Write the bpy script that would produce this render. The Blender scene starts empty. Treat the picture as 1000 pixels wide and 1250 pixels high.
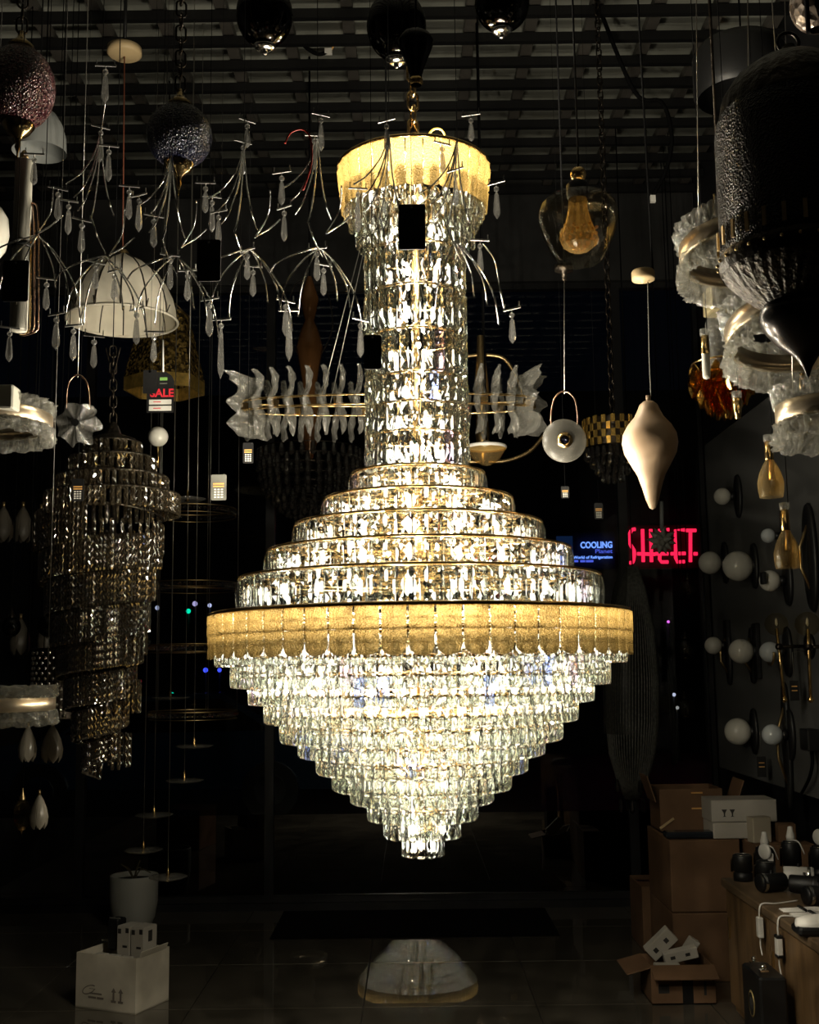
import bpy, bmesh, math, random
from mathutils import Vector, Matrix, Euler
random.seed(7)
sc = bpy.context.scene
C = sc.collection
PI = math.pi
def R(d): return math.radians(d)

# ------------------------------------------------------------------ camera, world, light, exposure
CAM_H = 1.55
F = 1400.0                                  # focal length in pixels of the 1000 x 1250 frame
PITCH = math.atan(190.0/F)
cam_d = bpy.data.cameras.new('camera')
cam = bpy.data.objects.new('camera', cam_d); C.objects.link(cam)
cam_d.sensor_fit = 'HORIZONTAL'; cam_d.sensor_width = 36.0; cam_d.lens = 36.0*F/1000.0
cam_d.clip_start = 0.05; cam_d.clip_end = 200
cam.matrix_world = Matrix.Translation((0, 0, CAM_H)) @ Matrix.Rotation(R(90)+PITCH, 4, 'X') @ Matrix.Rotation(R(-0.7), 4, 'Z')
sc.camera = cam
CM = cam.matrix_world.copy()
wd = bpy.data.worlds.new('night'); sc.world = wd; wd.use_nodes = True
wd.node_tree.nodes['Background'].inputs[0].default_value = (0.010, 0.014, 0.026, 1)
wd.node_tree.nodes['Background'].inputs[1].default_value = 0.05
vs = sc.view_settings
vs.view_transform = 'Standard'; vs.look = 'None'; vs.gamma = 1.0; vs.use_curve_mapping = False
vs.exposure = 0.0
LAMP_W = 1.25                                # overall strength of the lit chandelier
cy = sc.cycles
cy.max_bounces = 14; cy.transmission_bounces = 14; cy.glossy_bounces = 6; cy.diffuse_bounces = 3
cy.transparent_max_bounces = 24; cy.use_adaptive_sampling = False
cy.caustics_reflective = False; cy.caustics_refractive = False
cy.sample_clamp_indirect = 8.0; cy.blur_glossy = 0.0

# ------------------------------------------------------------------ helpers
def P(px, py, Y):
    """the point of the room at depth Y behind a pixel of the 1000 x 1250 frame"""
    d = CM.to_3x3() @ Vector(((px-500)/F, (625-py)/F, -1.0))
    return Vector((d.x/d.y*Y, Y, CAM_H + d.z/d.y*Y))
def S(px, Y): return px/F*Y                 # a length of px pixels at depth Y

class MB:
    def __init__(s): s.v = []; s.f = []; s.sm = []
    def add(s, v, f, m=None, smooth=False):
        b = len(s.v)
        s.v += [(m @ Vector(p)) if m is not None else Vector(p) for p in v]
        s.f += [tuple(b+i for i in q) for q in f]; s.sm += [smooth]*len(f)
        return s
    def box(s, c, d, m=None):
        x, y, z = d[0]/2, d[1]/2, d[2]/2
        v = [(c[0]+a*x, c[1]+b*y, c[2]+e*z) for e in (-1, 1) for b in (-1, 1) for a in (-1, 1)]
        return s.add(v, [(0,2,3,1),(4,5,7,6),(0,1,5,4),(2,6,7,3),(0,4,6,2),(1,3,7,5)], m)
    def bbox(s, c, d, bv, m=None):            # box with chamfered vertical edges and rims
        x, y, z = d[0]/2, d[1]/2, d[2]/2
        def ring(i, zz): return [(c[0]+px, c[1]+py, c[2]+zz) for px, py in
            ((-x+i+bv,-y+i),(x-i-bv,-y+i),(x-i,-y+i+bv),(x-i,y-i-bv),(x-i-bv,y-i),(-x+i+bv,y-i),(-x+i,y-i-bv),(-x+i,-y+i+bv))]
        rs = [ring(bv*.7, -z), ring(0, -z+bv), ring(0, z-bv), ring(bv*.7, z)]
        v = [p for r in rs for p in r]
        f = [(k*8+i, k*8+(i+1)%8, k*8+8+(i+1)%8, k*8+8+i) for k in range(3) for i in range(8)]
        f += [tuple(range(7, -1, -1)), tuple(range(24, 32))]
        return s.add(v, f, m)
    def tube(s, pts, r, n=8, closed=False, m=None, smooth=True):
        pts = [Vector(p) for p in pts]; k = len(pts)
        rr = r if isinstance(r, (list, tuple)) else [r]*k
        v = []; up = None
        for i in range(k):
            a = pts[(i-1) % k] if (closed or i > 0) else pts[i]
            b = pts[(i+1) % k] if (closed or i < k-1) else pts[i]
            t = (b-a)
            t = t.normalized() if t.length > 1e-9 else Vector((0,0,1))
            if up is None:
                up = t.orthogonal().normalized()
            else:
                up = up - t*up.dot(t)
                up = up.normalized() if up.length > 1e-6 else t.orthogonal().normalized()
            w = t.cross(up)
            v += [pts[i] + (up*math.cos(2*PI*j/n) + w*math.sin(2*PI*j/n))*rr[i] for j in range(n)]
        f = []
        for i in range(k if closed else k-1):
            i2 = (i+1) % k
            f += [(i*n+j, i*n+(j+1)%n, i2*n+(j+1)%n, i2*n+j) for j in range(n)]
        s.add(v, f, m, smooth)
        if not closed:
            b = len(s.v) - len(v)
            s.f += [tuple(b+j for j in range(n-1, -1, -1)), tuple(b+(k-1)*n+j for j in range(n))]; s.sm += [False, False]
        return s
    def lathe(s, prof, n=24, c=(0,0,0), m=None, smooth=True, cap=False, closed=False, wob=None):
        v = []; k = len(prof)
        for r, z in prof:
            for j in range(n):
                a = 2*PI*j/n
                q = r*(wob(a, z) if wob else 1)
                v.append((c[0]+q*math.cos(a), c[1]+q*math.sin(a), c[2]+z))
        f = [(i*n+j, i*n+(j+1)%n, ((i+1)%k)*n+(j+1)%n, ((i+1)%k)*n+j) for i in range(k if closed else k-1) for j in range(n)]
        s.add(v, f, m, smooth)
        if cap:
            b = len(s.v)-len(v)
            s.f += [tuple(b+j for j in range(n-1, -1, -1)), tuple(b+(k-1)*n+j for j in range(n))]; s.sm += [False, False]
        return s
    def ball(s, c, r, n=16, sz=1.0, m=None):
        k = max(6, n//2)
        return s.lathe([(max(1e-5, r*math.sin(PI*i/k)), -r*sz*math.cos(PI*i/k)) for i in range(k+1)], n, c, m)
    def prism(s, poly, t, m=None):            # polygon in x,z, extruded along y, centred
        k = len(poly)
        v = [(x, -t/2, z) for x, z in poly] + [(x, t/2, z) for x, z in poly]
        f = [tuple(range(k)), tuple(range(2*k-1, k-1, -1))] + [(i, k+i, k+(i+1)%k, (i+1)%k) for i in range(k)]
        return s.add(v, f, m)
    def mesh(s, name, mat=None, off=None):
        me = bpy.data.meshes.new(name)
        me.from_pydata([tuple(p-off) if off is not None else tuple(p) for p in s.v], [], s.f)
        me.polygons.foreach_set('use_smooth', s.sm)
        if mat is not None: me.materials.append(mat)
        me.update()
        return me
    def build(s, name, mat, parent=None, **kw):
        o = bpy.data.objects.new(name, s.mesh(name, mat, wloc(parent) if parent else None))
        C.objects.link(o)
        if parent: o.parent = parent
        tag(o, **kw)
        return o
    def solo(s, name, mat, label, cat, group=None, base=None):
        """a thing that is one mesh, its origin at its base"""
        if base is None:
            xs = [p.x for p in s.v]; ys = [p.y for p in s.v]
            base = Vector(((min(xs)+max(xs))/2, (min(ys)+max(ys))/2, min(p.z for p in s.v)))
        o = bpy.data.objects.new(name, s.mesh(name, mat, Vector(base))); C.objects.link(o)
        o.location = base; tag(o, label, cat, group)
        return o

def wloc(o):
    p = Vector((0, 0, 0))
    while o is not None: p = p + o.location; o = o.parent
    return p
def tag(o, label=None, cat=None, group=None, kind=None):
    if label: o['label'] = label
    if cat: o['category'] = cat
    if group: o['group'] = group
    if kind: o['kind'] = kind
    return o
def thing(name, label, cat, loc, group=None):
    o = bpy.data.objects.new(name, None); C.objects.link(o)
    o.empty_display_size = 0.05; o.location = loc
    return tag(o, label, cat, group)
def inst(name, me, parent, m, **kw):
    """a part that shares its mesh, m in the parent's frame"""
    o = bpy.data.objects.new(name, me); C.objects.link(o); o.parent = parent; o.matrix_local = m
    return tag(o, **kw)
def struct(mb, name, mat, parent=None):
    o = mb.build(name, mat, parent)
    if parent is None: o['kind'] = 'structure'
    return o
def bez(p, n=12):
    """smooth curve through points (Catmull-Rom)"""
    p = [Vector(q) for q in p]; out = []
    for i in range(len(p)-1):
        a, b, c, d = p[max(0,i-1)], p[i], p[i+1], p[min(len(p)-1,i+2)]
        for j in range(n):
            t = j/n
            out.append(0.5*((2*b)+(-a+c)*t+(2*a-5*b+4*c-d)*t*t+(-a+3*b-3*c+d)*t*t*t))
    out.append(p[-1]); return out
def TR(x=0, y=0, z=0): return Matrix.Translation((x, y, z))
def RZ(a): return Matrix.Rotation(a, 4, 'Z')
def RX(a): return Matrix.Rotation(a, 4, 'X')
def RY(a): return Matrix.Rotation(a, 4, 'Y')

# ------------------------------------------------------------------ materials
def new_mat(name):
    m = bpy.data.materials.new(name); m.use_nodes = True
    nt = m.node_tree; nt.nodes.clear()
    out = nt.nodes.new('ShaderNodeOutputMaterial')
    return m, nt, out
def N(nt, t, **kw):
    n = nt.nodes.new(t)
    for k, v in kw.items():
        if k in n.inputs: n.inputs[k].default_value = v
        else: setattr(n, k, v)
    return n
def pbr(name, col, rough=0.5, metal=0.0, var=0.0, scale=8.0, bump=0.0, bscale=None, spec=0.5, trans=0.0, ior=1.45, coat=0.0, stretch=None, sss=0.0):
    m, nt, out = new_mat(name)
    b = N(nt, 'ShaderNodeBsdfPrincipled'); nt.links.new(b.outputs[0], out.inputs[0])
    b.inputs['Base Color'].default_value = (*col, 1); b.inputs['Roughness'].default_value = rough
    b.inputs['Metallic'].default_value = metal; b.inputs['Specular IOR Level'].default_value = spec
    b.inputs['Transmission Weight'].default_value = trans; b.inputs['IOR'].default_value = ior
    b.inputs['Coat Weight'].default_value = coat
    tc = N(nt, 'ShaderNodeTexCoord'); mp = N(nt, 'ShaderNodeMapping'); nt.links.new(tc.outputs['Object'], mp.inputs[0])
    if stretch: mp.inputs['Scale'].default_value = stretch
    if var:
        t = N(nt, 'ShaderNodeTexNoise'); t.inputs['Scale'].default_value = scale; t.inputs['Detail'].default_value = 5
        nt.links.new(mp.outputs[0], t.inputs['Vector'])
        r = N(nt, 'ShaderNodeValToRGB')
        r.color_ramp.elements[0].position = 0.3; r.color_ramp.elements[1].position = 0.7
        r.color_ramp.elements[0].color = (*[c*(1-var) for c in col], 1)
        r.color_ramp.elements[1].color = (*[min(1, c*(1+var)) for c in col], 1)
        nt.links.new(t.outputs[0], r.inputs[0]); nt.links.new(r.outputs[0], b.inputs['Base Color'])
    if bump:
        t = N(nt, 'ShaderNodeTexNoise'); t.inputs['Scale'].default_value = bscale or scale*4; t.inputs['Detail'].default_value = 4
        nt.links.new(mp.outputs[0], t.inputs['Vector'])
        bp = N(nt, 'ShaderNodeBump'); bp.inputs['Strength'].default_value = bump; bp.inputs['Distance'].default_value = 0.01
        nt.links.new(t.outputs[0], bp.inputs['Height']); nt.links.new(bp.outputs[0], b.inputs['Normal'])
    return m
def emit(name, col, s):
    m, nt, out = new_mat(name)
    e = N(nt, 'ShaderNodeEmission'); e.inputs[0].default_value = (*col, 1); e.inputs[1].default_value = s
    nt.links.new(e.outputs[0], out.inputs[0])
    m.cycles.emission_sampling = 'NONE'
    return m
def glass(name, col, rough=0.0, clear=0.0, ior=1.5, tints=None, bump=0.0, bscale=60, var=0):
    """cut glass; clear = share of light that goes straight through, tints = colours some pieces get in place of dispersed light"""
    m, nt, out = new_mat(name)
    g = N(nt, 'ShaderNodeBsdfGlass'); g.inputs['Roughness'].default_value = rough; g.inputs['IOR'].default_value = ior
    g.inputs['Color'].default_value = (*col, 1)
    if tints:
        oi = N(nt, 'ShaderNodeObjectInfo'); ge = N(nt, 'ShaderNodeNewGeometry')
        ad = N(nt, 'ShaderNodeMath', operation='ADD'); fr = N(nt, 'ShaderNodeMath', operation='FRACT')
        nt.links.new(oi.outputs['Random'], ad.inputs[0]); nt.links.new(ge.outputs['Random Per Island'], ad.inputs[1]); nt.links.new(ad.outputs[0], fr.inputs[0])
        r = N(nt, 'ShaderNodeValToRGB'); r.color_ramp.interpolation = 'CONSTANT'
        el = r.color_ramp.elements
        el[0].position = 0; el[0].color = (*col, 1); el[1].position = tints[0][0]; el[1].color = (*tints[0][1], 1)
        for p, c in tints[1:]:
            e = el.new(p); e.color = (*c, 1)
        nt.links.new(fr.outputs[0], r.inputs[0]); nt.links.new(r.outputs[0], g.inputs['Color'])
    if bump:
        tc = N(nt, 'ShaderNodeTexCoord'); t = N(nt, 'ShaderNodeTexNoise'); t.inputs['Scale'].default_value = bscale; t.inputs['Detail'].default_value = 3
        nt.links.new(tc.outputs['Object'], t.inputs['Vector'])
        bp = N(nt, 'ShaderNodeBump'); bp.inputs['Strength'].default_value = bump; bp.inputs['Distance'].default_value = 0.01
        nt.links.new(t.outputs[0], bp.inputs['Height']); nt.links.new(bp.outputs[0], g.inputs['Normal'])
    if clear:
        t = N(nt, 'ShaderNodeBsdfTransparent'); t.inputs[0].default_value = (*[c**.3 for c in col], 1)
        mx = N(nt, 'ShaderNodeMixShader'); mx.inputs[0].default_value = clear
        nt.links.new(g.outputs[0], mx.inputs[1]); nt.links.new(t.outputs[0], mx.inputs[2]); nt.links.new(mx.outputs[0], out.inputs[0])
    else:
        nt.links.new(g.outputs[0], out.inputs[0])
    return m
def thin(name, col, refl=0.12, rough=0.02, haze=0.0, hazecol=(1,1,1), bump=0, bscale=80):
    """thin clear pane or blown shade: straight-through light, a fresnel reflection, a little frosting"""
    m, nt, out = new_mat(name)
    t = N(nt, 'ShaderNodeBsdfTransparent'); t.inputs[0].default_value = (*col, 1)
    g = N(nt, 'ShaderNodeBsdfGlossy'); g.inputs['Roughness'].default_value = rough
    lw = N(nt, 'ShaderNodeLayerWeight'); lw.inputs[0].default_value = 0.25
    mu = N(nt, 'ShaderNodeMath', operation='MULTIPLY_ADD'); mu.inputs[1].default_value = 0.6; mu.inputs[2].default_value = refl
    nt.links.new(lw.outputs['Facing'], mu.inputs[0])
    pw = N(nt, 'ShaderNodeMath', operation='POWER'); pw.inputs[1].default_value = 3; nt.links.new(lw.outputs['Facing'], pw.inputs[0]); nt.links.new(pw.outputs[0], mu.inputs[0])
    mx = N(nt, 'ShaderNodeMixShader'); nt.links.new(mu.outputs[0], mx.inputs[0])
    nt.links.new(t.outputs[0], mx.inputs[1]); nt.links.new(g.outputs[0], mx.inputs[2])
    if bump:
        tc = N(nt, 'ShaderNodeTexCoord'); tx = N(nt, 'ShaderNodeTexNoise'); tx.inputs['Scale'].default_value = bscale
        nt.links.new(tc.outputs['Object'], tx.inputs['Vector'])
        bp = N(nt, 'ShaderNodeBump'); bp.inputs['Strength'].default_value = bump; bp.inputs['Distance'].default_value = 0.01
        nt.links.new(tx.outputs[0], bp.inputs['Height']); nt.links.new(bp.outputs[0], g.inputs['Normal']); nt.links.new(bp.outputs[0], lw.inputs['Normal'])
    last = mx
    if haze:
        d = N(nt, 'ShaderNodeBsdfDiffuse'); d.inputs[0].default_value = (*hazecol, 1)
        tl = N(nt, 'ShaderNodeBsdfTranslucent'); tl.inputs[0].default_value = (*hazecol, 1)
        m2 = N(nt, 'ShaderNodeMixShader'); m2.inputs[0].default_value = .5; nt.links.new(d.outputs[0], m2.inputs[1]); nt.links.new(tl.outputs[0], m2.inputs[2])
        m3 = N(nt, 'ShaderNodeMixShader'); m3.inputs[0].default_value = haze
        nt.links.new(mx.outputs[0], m3.inputs[1]); nt.links.new(m2.outputs[0], m3.inputs[2]); last = m3
    nt.links.new(last.outputs[0], out.inputs[0])
    return m
M = {}
M['crystal'] = glass('lit crystal', (0.955, 0.98, 0.93), 0.0, 0.38, 1.55, tints=[(0.82, (1, .95, .84)), (0.90, (.97, .97, .97)), (0.950, (.50, .60, 1)), (0.970, (.93, .82, 1)), (0.980, (.98, .99, .92))])  # blue and violet tints stand in for the fire of dispersed light
M['amber_plate'] = None
M['brass'] = pbr('polished brass', (0.86, 0.60, 0.26), 0.18, 1.0)
M['dull_brass'] = pbr('satin brass', (0.62, 0.45, 0.22), 0.35, 1.0)
M['chrome'] = pbr('chrome', (0.85, 0.85, 0.83), 0.10, 1.0)
M['black'] = pbr('black paint', (0.008, 0.008, 0.008), 0.45)
M['bulb'] = emit('lit bulb', (1.0, 0.94, 0.82), 6.8*LAMP_W)
def amber_plate(name, col, tcol):
    m, nt, out = new_mat(name)
    tc = N(nt, 'ShaderNodeTexCoord'); v = N(nt, 'ShaderNodeTexVoronoi'); v.inputs['Scale'].default_value = 210
    nt.links.new(tc.outputs['Object'], v.inputs['Vector'])
    bp = N(nt, 'ShaderNodeBump'); bp.inputs['Strength'].default_value = 1.0; bp.inputs['Distance'].default_value = 0.006
    nt.links.new(v.outputs['Distance'], bp.inputs['Height'])
    g = N(nt, 'ShaderNodeBsdfGlass'); g.inputs[0].default_value = (*col, 1); g.inputs['Roughness'].default_value = .25; g.inputs['IOR'].default_value = 1.3
    nt.links.new(bp.outputs[0], g.inputs['Normal'])
    tl = N(nt, 'ShaderNodeBsdfTranslucent'); tl.inputs[0].default_value = (*tcol, 1); nt.links.new(bp.outputs[0], tl.inputs['Normal'])
    mx = N(nt, 'ShaderNodeMixShader'); mx.inputs[0].default_value = .72
    nt.links.new(g.outputs[0], mx.inputs[1]); nt.links.new(tl.outputs[0], mx.inputs[2]); nt.links.new(mx.outputs[0], out.inputs[0])
    return m
M['amber_plate'] = amber_plate('hammered amber glass', (1.0, 0.88, 0.62), (0.42, 0.335, 0.180))
# ------------------------------------------------------------------ the room
XR, XL, YW, YB, ZC = 2.02, -3.0, 7.7, -1.6, 4.85
M['tile'] = pbr('polished floor tile', (0.075, 0.066, 0.050), 0.006, 0, .12, 3.0, spec=.5, ior=1.7)
M['grout'] = pbr('grout', (0.03, 0.027, 0.022), .8)
M['dark_wall'] = pbr('near black wall paint', (0.010, 0.010, 0.011), .55, 0, .2, 2)
M['bulkhead'] = pbr('charcoal wall paint', (0.020, 0.020, 0.019), .6, 0, .12, 2)
M['deck'] = pbr('grey green metal deck', (0.27, 0.275, 0.235), .5, 0, .15, 2.5)
M['bar'] = pbr('black steel bar', (0.004, 0.004, 0.004), .5)
M['rail'] = pbr('brown grey steel rail', (0.05, 0.045, 0.038), .55, 0, .2, 5)
M['panel'] = pbr('grey display panel', (0.10, 0.10, 0.095), .5, 0, .06, 2)
M['added_mirror'] = pbr('added black mirror', (.001, .001, .001), 0.0, ior=2.4)  # dark mirror for the panels added low in the windows
M['pane'] = thin('shop window glass', (.93, .95, .95), .025, .0)
floor = struct(MB().box(((XL+XR)/2, (YW+YB)/2, -.06), (XR-XL+.3, YW-YB+.3, .1)), 'floor', M['grout'])
T = .80
me = MB().bbox((0, 0, 0), (T-.005, T-.005, .02), .002).mesh('floor_tile', M['tile'])
x0 = P(452, 1150, 6.47).x
for i in range(-4, 4):
    for j in range(-2, 11):
        cx = x0 + T*(i+.5); y_ = .35 + T*j
        if XL-.4 < cx < XR+.1 and YB < y_ < YW+.2: inst('floor_tile', me, floor, TR(cx, y_, -.01))
ceiling = struct(MB().box(((XL+XR)/2, (YW+YB)/2, ZC+.20), (XR-XL+.3, YW-YB+.3, .1)), 'ceiling', M['deck'])
wbar = XR-XL
me = MB().box((0, 0, 0), (wbar, .035, .05)).mesh('ceiling_bar', M['bar'])
for i in range(36):
    y_ = YW-.05-i*.245
    if y_ > YB+.1: inst('ceiling_bar', me, ceiling, TR((XL+XR)/2, y_, ZC))
me = MB().box((0, 0, 0), (.06, YW-YB, .05)).mesh('ceiling_rail', M['rail'])
for i in range(16):
    x_ = XL+.15+i*.32
    if x_ < XR: inst('ceiling_rail', me, ceiling, TR(x_, (YW+YB)/2, ZC+.06))
struct(MB().box((XL-.06, (YW+YB)/2, ZC/2), (.1, YW-YB+.3, ZC+.3)), 'wall_left', M['dark_wall'])
struct(MB().box((XR+.06, (YW+YB)/2, ZC/2), (.1, YW-YB+.3, ZC+.3)), 'wall_right', M['dark_wall'])
struct(MB().box(((XL+XR)/2, YB-.06, ZC/2), (XR-XL, .1, ZC+.3)), 'wall_back', M['dark_wall'])
ZWT = P(500, 345, YW).z; ZWB = 0.045
wf = struct(MB().box(((XL+XR)/2, YW+.08, (ZWT+ZC+.2)/2), (XR-XL, .16, ZC+.2-ZWT)), 'wall_front', M['bulkhead'])
struct(MB().box(((XL+XR)/2, YW+.08, ZWB/2), (XR-XL, .16, ZWB)), 'trim_1', M['bar'])
edges = [XL, -2.2, -.95, 1.455, XR]
win = []
for i, (a, b) in enumerate(zip(edges, edges[1:])):
    w_ = MB()
    for x_ in (a+.015, b-.015): w_.box((x_, YW+.08, (ZWT+ZWB)/2), (.03, .06, ZWT-ZWB))
    for z_ in (ZWB+.02, ZWT-.02): w_.box(((a+b)/2, YW+.08, z_), (b-a-.06, .06, .04))
    o = struct(w_, 'window_%d' % (i+1), M['black'])
    MB().box(((a+b)/2, YW+.08, (ZWT-.04+.60)/2), (b-a-.06, .008, ZWT-.04-.60)).build('pane', M['pane'], o)
    MB().box(((a+b)/2, YW+.08, (ZWB+.04+.598)/2), (b-a-.06, .012, .558-ZWB)).build('added_mirror_panel', M['added_mirror'], o)  # panel added to block the sign's floor reflection and mirror the chandelier
# ------------------------------------------------------------------ the lit crystal chandelier
DC = 3.35
AX = P(512.6, 770, DC).x
def zc(y): return P(512.6, y, DC).z
def rc(px):
    t = px/F
    return DC*t/math.sqrt(1+t*t)
def baguette(w, h, t):
    """flat emerald-cut pendant: bevelled front with a hip ridge, back cut in a grid of small pyramids; -y is the outer side, top at z = 0"""
    e = t*0.22; b = .14
    v = [(-w/2,-e,0),(w/2,-e,0),(w/2,-e,-h),(-w/2,-e,-h), (-w*(.5-b),-t*.8,-w*b),(w*(.5-b),-t*.8,-w*b),(w*(.5-b),-t*.8,-h+w*b),(-w*(.5-b),-t*.8,-h+w*b), (0,-t*1.15,-h*.32),(0,-t*1.15,-h*.68)]
    f = [(0,1,5,4),(1,2,6,5),(2,3,7,6),(3,0,4,7),(4,5,8),(5,6,9,8),(6,7,9),(7,4,8,9)]
    o = len(v); nx, nz = 2, 3
    for k in range(nz+1):
        for i in range(nx+1): v.append((-w/2+w*i/nx, e, -h*k/nz))
    for k in range(nz):
        for i in range(nx):
            a, q, c, d = o+k*(nx+1)+i, o+k*(nx+1)+i+1, o+(k+1)*(nx+1)+i+1, o+(k+1)*(nx+1)+i
            v.append((-w/2+w*(i+.5)/nx, e+t*.8, -h*(k+.5)/nz)); p = len(v)-1
            f += [(q, a, p), (c, q, p), (d, c, p), (a, d, p)]
    top = [o+i for i in range(nx+1)]; bot = [o+nz*(nx+1)+i for i in range(nx+1)]
    f += [(1, 0, *top), (3, 2, *bot[::-1]), (0, 3, *[o+k*(nx+1) for k in range(nz, -1, -1)]), (2, 1, *[o+k*(nx+1)+nx for k in range(nz+1)])]
    return v, f
def rod(w, h, t, step=.042):
    """long cut pendant: six-sided section whose facets shift row by row, tapered head and chamfered foot"""
    sec = [(-.5,.15),(-.27,-.85),(.27,-.85),(.5,.15),(.25,.85),(-.25,.85)]
    alt = [(-.40,-.5),(0,-1.05),(.40,-.5),(.38,.62),(0,1.0),(-.38,.62)]
    rows = max(2, round(h/step)); k = 6; v = []; f = []
    lv = [(0, .66, 0)] + [(-h*(.07+.86*i/rows), 1.0 if i % 2 == 0 else .97, i % 2) for i in range(rows+1)] + [(-h, .62, 0)]
    for z, q, odd in lv: v += [(x*w*q, y*t*q, z) for x, y in (alt if odd else sec)]
    for i in range(len(lv)-1):
        for j in range(k):
            a, b, c, d = i*k+j, i*k+(j+1)%k, i*k+k+(j+1)%k, i*k+k+j
            f += [(a, d, b), (b, d, c)] if lv[i][2] else [(a, d, c), (a, c, b)]
    f += [tuple(range(k)), tuple(range(len(lv)*k-1, (len(lv)-1)*k-1, -1))]
    return v, f
def plate(w, h, t, tip, flare=0.0):
    """rounded-foot plate with a groove at half height, hammered"""
    pts = []
    for q in range(7):
        a = PI*q/6
        pts.append((w/2*math.cos(a), -h+tip-tip*math.sin(a)))
    col = [(w/2, 0), (w/2, -h*.46), (w/2*.985, -h*.5), (w/2, -h*.54)] + pts + [(-w/2, -h*.54), (-w/2*.985, -h*.5), (-w/2, -h*.46), (-w/2, 0)]
    k = len(col)
    bow = lambda x: -t*1.4*(1-(2*x/w)**2)
    v = [(x, bow(x)-t/2, z) for x, z in col] + [(x, bow(x)+t/2, z) for x, z in col]
    # ridge line in the middle, front and back
    f = [(i, k+i, k+(i+1)%k, (i+1)%k) for i in range(k)]
    mid = [(0, -t*1.9, 0), (0, -t*1.9, -h*.46), (0, -t*1.2, -h*.5), (0, -t*1.9, -h*.54), (0, -t*1.9, -h)]
    b = len(v)
    v += mid + [(x, y+t, z) for x, y, z in mid]
    half = len(pts)//2
    rgt = [0,1,2,3] + list(range(4, 4+half+1)); lft = [k-1,k-2,k-3,k-4] + list(range(4+len(pts)-1, 4+half-1, -1))
    for o, mo, flip in ((0, b, False), (k, b+5, True)):
        for side, fl in ((rgt, False), (lft, True)):
            quads = [(o+side[i], o+side[i+1], mo+i+1, mo+i) for i in range(3)] + [(mo+3,)+tuple(o+s_ for s_ in side[3:])]
            for q in quads:
                f.append(tuple(reversed(q)) if (fl != flip) else q)
    return v, f

chand = thing('crystal_chandelier', 'large lit tiered crystal chandelier with golden glass bands hanging over the shop floor', 'chandelier', (AX, DC, zc(1046)))
pieces = []                                   # (mesh data, width, height, matrix in world, score)
def ring_of(kind, n, r, ztop, w, h, t, jit=0.0, ph=0.0, tilt=0.0):
    key = (kind, w, h, t)
    vf = baguette(w, h, t) if kind == 'baguette' else rod(w, h, t)
    for i in range(n):
        a = 2*PI*(i+ph)/n
        m = TR(AX, DC, ztop) @ RZ(a) @ TR(0, -r, 0) @ RX(tilt + random.uniform(-jit, jit)*.6) @ RZ(random.uniform(-jit, jit)) 
        pieces.append((key, vf, m, max(0.02, math.cos(a))*w*h))
# rows of the column, from the crown down
col_rows = [262, 313, 364, 416, 468, 502, 536, 577]
RCOL = rc(61)
for a, b in zip(col_rows, col_rows[1:]):
    ring_of('rod', 26, RCOL, zc(a), 0.0325, zc(a)-zc(b)-.003, .011, .05, random.random())
# crown fringe under the golden crown
ring_of('rod', 30, rc(84), zc(236), .030, zc(236)-zc(276), .009, .1, .2)
ring_of('rod', 28, rc(73), zc(256), .030, zc(256)-zc(302), .009, .1, .6)
UP = [(84, 581, 606), (118, 612, 637), (154, 643, 671), (188, 675, 705), (223.5, 708, 748)]
for px, a, b in UP:
    r = rc(px); n = max(12, round(2*PI*r/0.0385))
    ring_of('baguette', n, r-.006, zc(a+1), .0365, zc(a+1)-zc(b)-.002, .0095, .05, random.random())
LOW = [(249,812),(229,837),(208,857),(188,880),(169,903),(147,921),(126,942),(106,963),(85,979),(65,1000),(45,1022),(24,1045)]
for k, (px, b) in enumerate(LOW):
    r = rc(px); n = max(8, round(2*PI*r/0.0335))
    ring_of('rod', n, r-.006, zc(b-33), .031, zc(b-33)-zc(b), .010, .04, random.random())
    if 0 < k < 11:                             # a second inner row behind
        ring_of('rod', max(8, n//2), r-.055, zc(b-33), .031, zc(b-33)-zc(b)-.006, .0095, .2, random.random())
pieces.sort(key=lambda p: -p[3])
shared = {}
base = Vector(chand.location)
for key, vf, m, s_ in pieces[:300]:
    if key not in shared: shared[key] = MB().add(*vf).mesh('crystal_' + key[0], M['crystal'])
    inst('crystal', shared[key], chand, TR(*(-base)) @ m)
rest = MB()
for key, vf, m, s_ in pieces[300:]: rest.add(*vf, m)
rest.build('crystal_fringe', M['crystal'], chand, kind='stuff')
# golden plates
def plates(n, r, z, w, h, tip, tilt, ph=0.0):
    me = MB().add(*plate(w, h, .004, tip)).mesh('golden_plate', M['amber_plate'])
    for i in range(n):
        m = TR(0, 0, z-base.z) @ RZ(2*PI*(i+ph)/n) @ TR(0, -r, 0) @ RX(tilt)
        inst('golden_plate', me, chand, m)
zg0, zg1, zg2 = zc(752), zc(775), zc(802)
plates(57, rc(256), zg0, .0605, zg0-zg1+.001, .0006, R(0))
plates(57, rc(256)-.002, zg1-.001, .0605, zg1-zg2, .022, R(0))
plates(28, rc(96), zc(209), .0480, zc(209)-zc(262), .010, R(6))
# gilt rings that carry the tiers
def hoop(r, z, rr=.005, n=64): MB().tube([(AX+r*math.cos(2*PI*i/n), DC+r*math.sin(2*PI*i/n), z) for i in range(n)], rr, 6, True).build('tier_ring', M['brass'], chand)
for px, a, b in UP: hoop(rc(px)-.004, zc(a)+.003, .004); hoop(rc(px)-.006, zc(b), .003)
for px, b in LOW: hoop(rc(px)-.02, zc(b-35), .005)
hoop(rc(255), zc(750), .007); hoop(rc(253), zg1+.004, .003); hoop(rc(97), zc(207), .006); hoop(RCOL-.006, zc(578), .005)
for y in col_rows[1:-1]: hoop(RCOL-.012, zc(y)+.004, .004)
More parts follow.
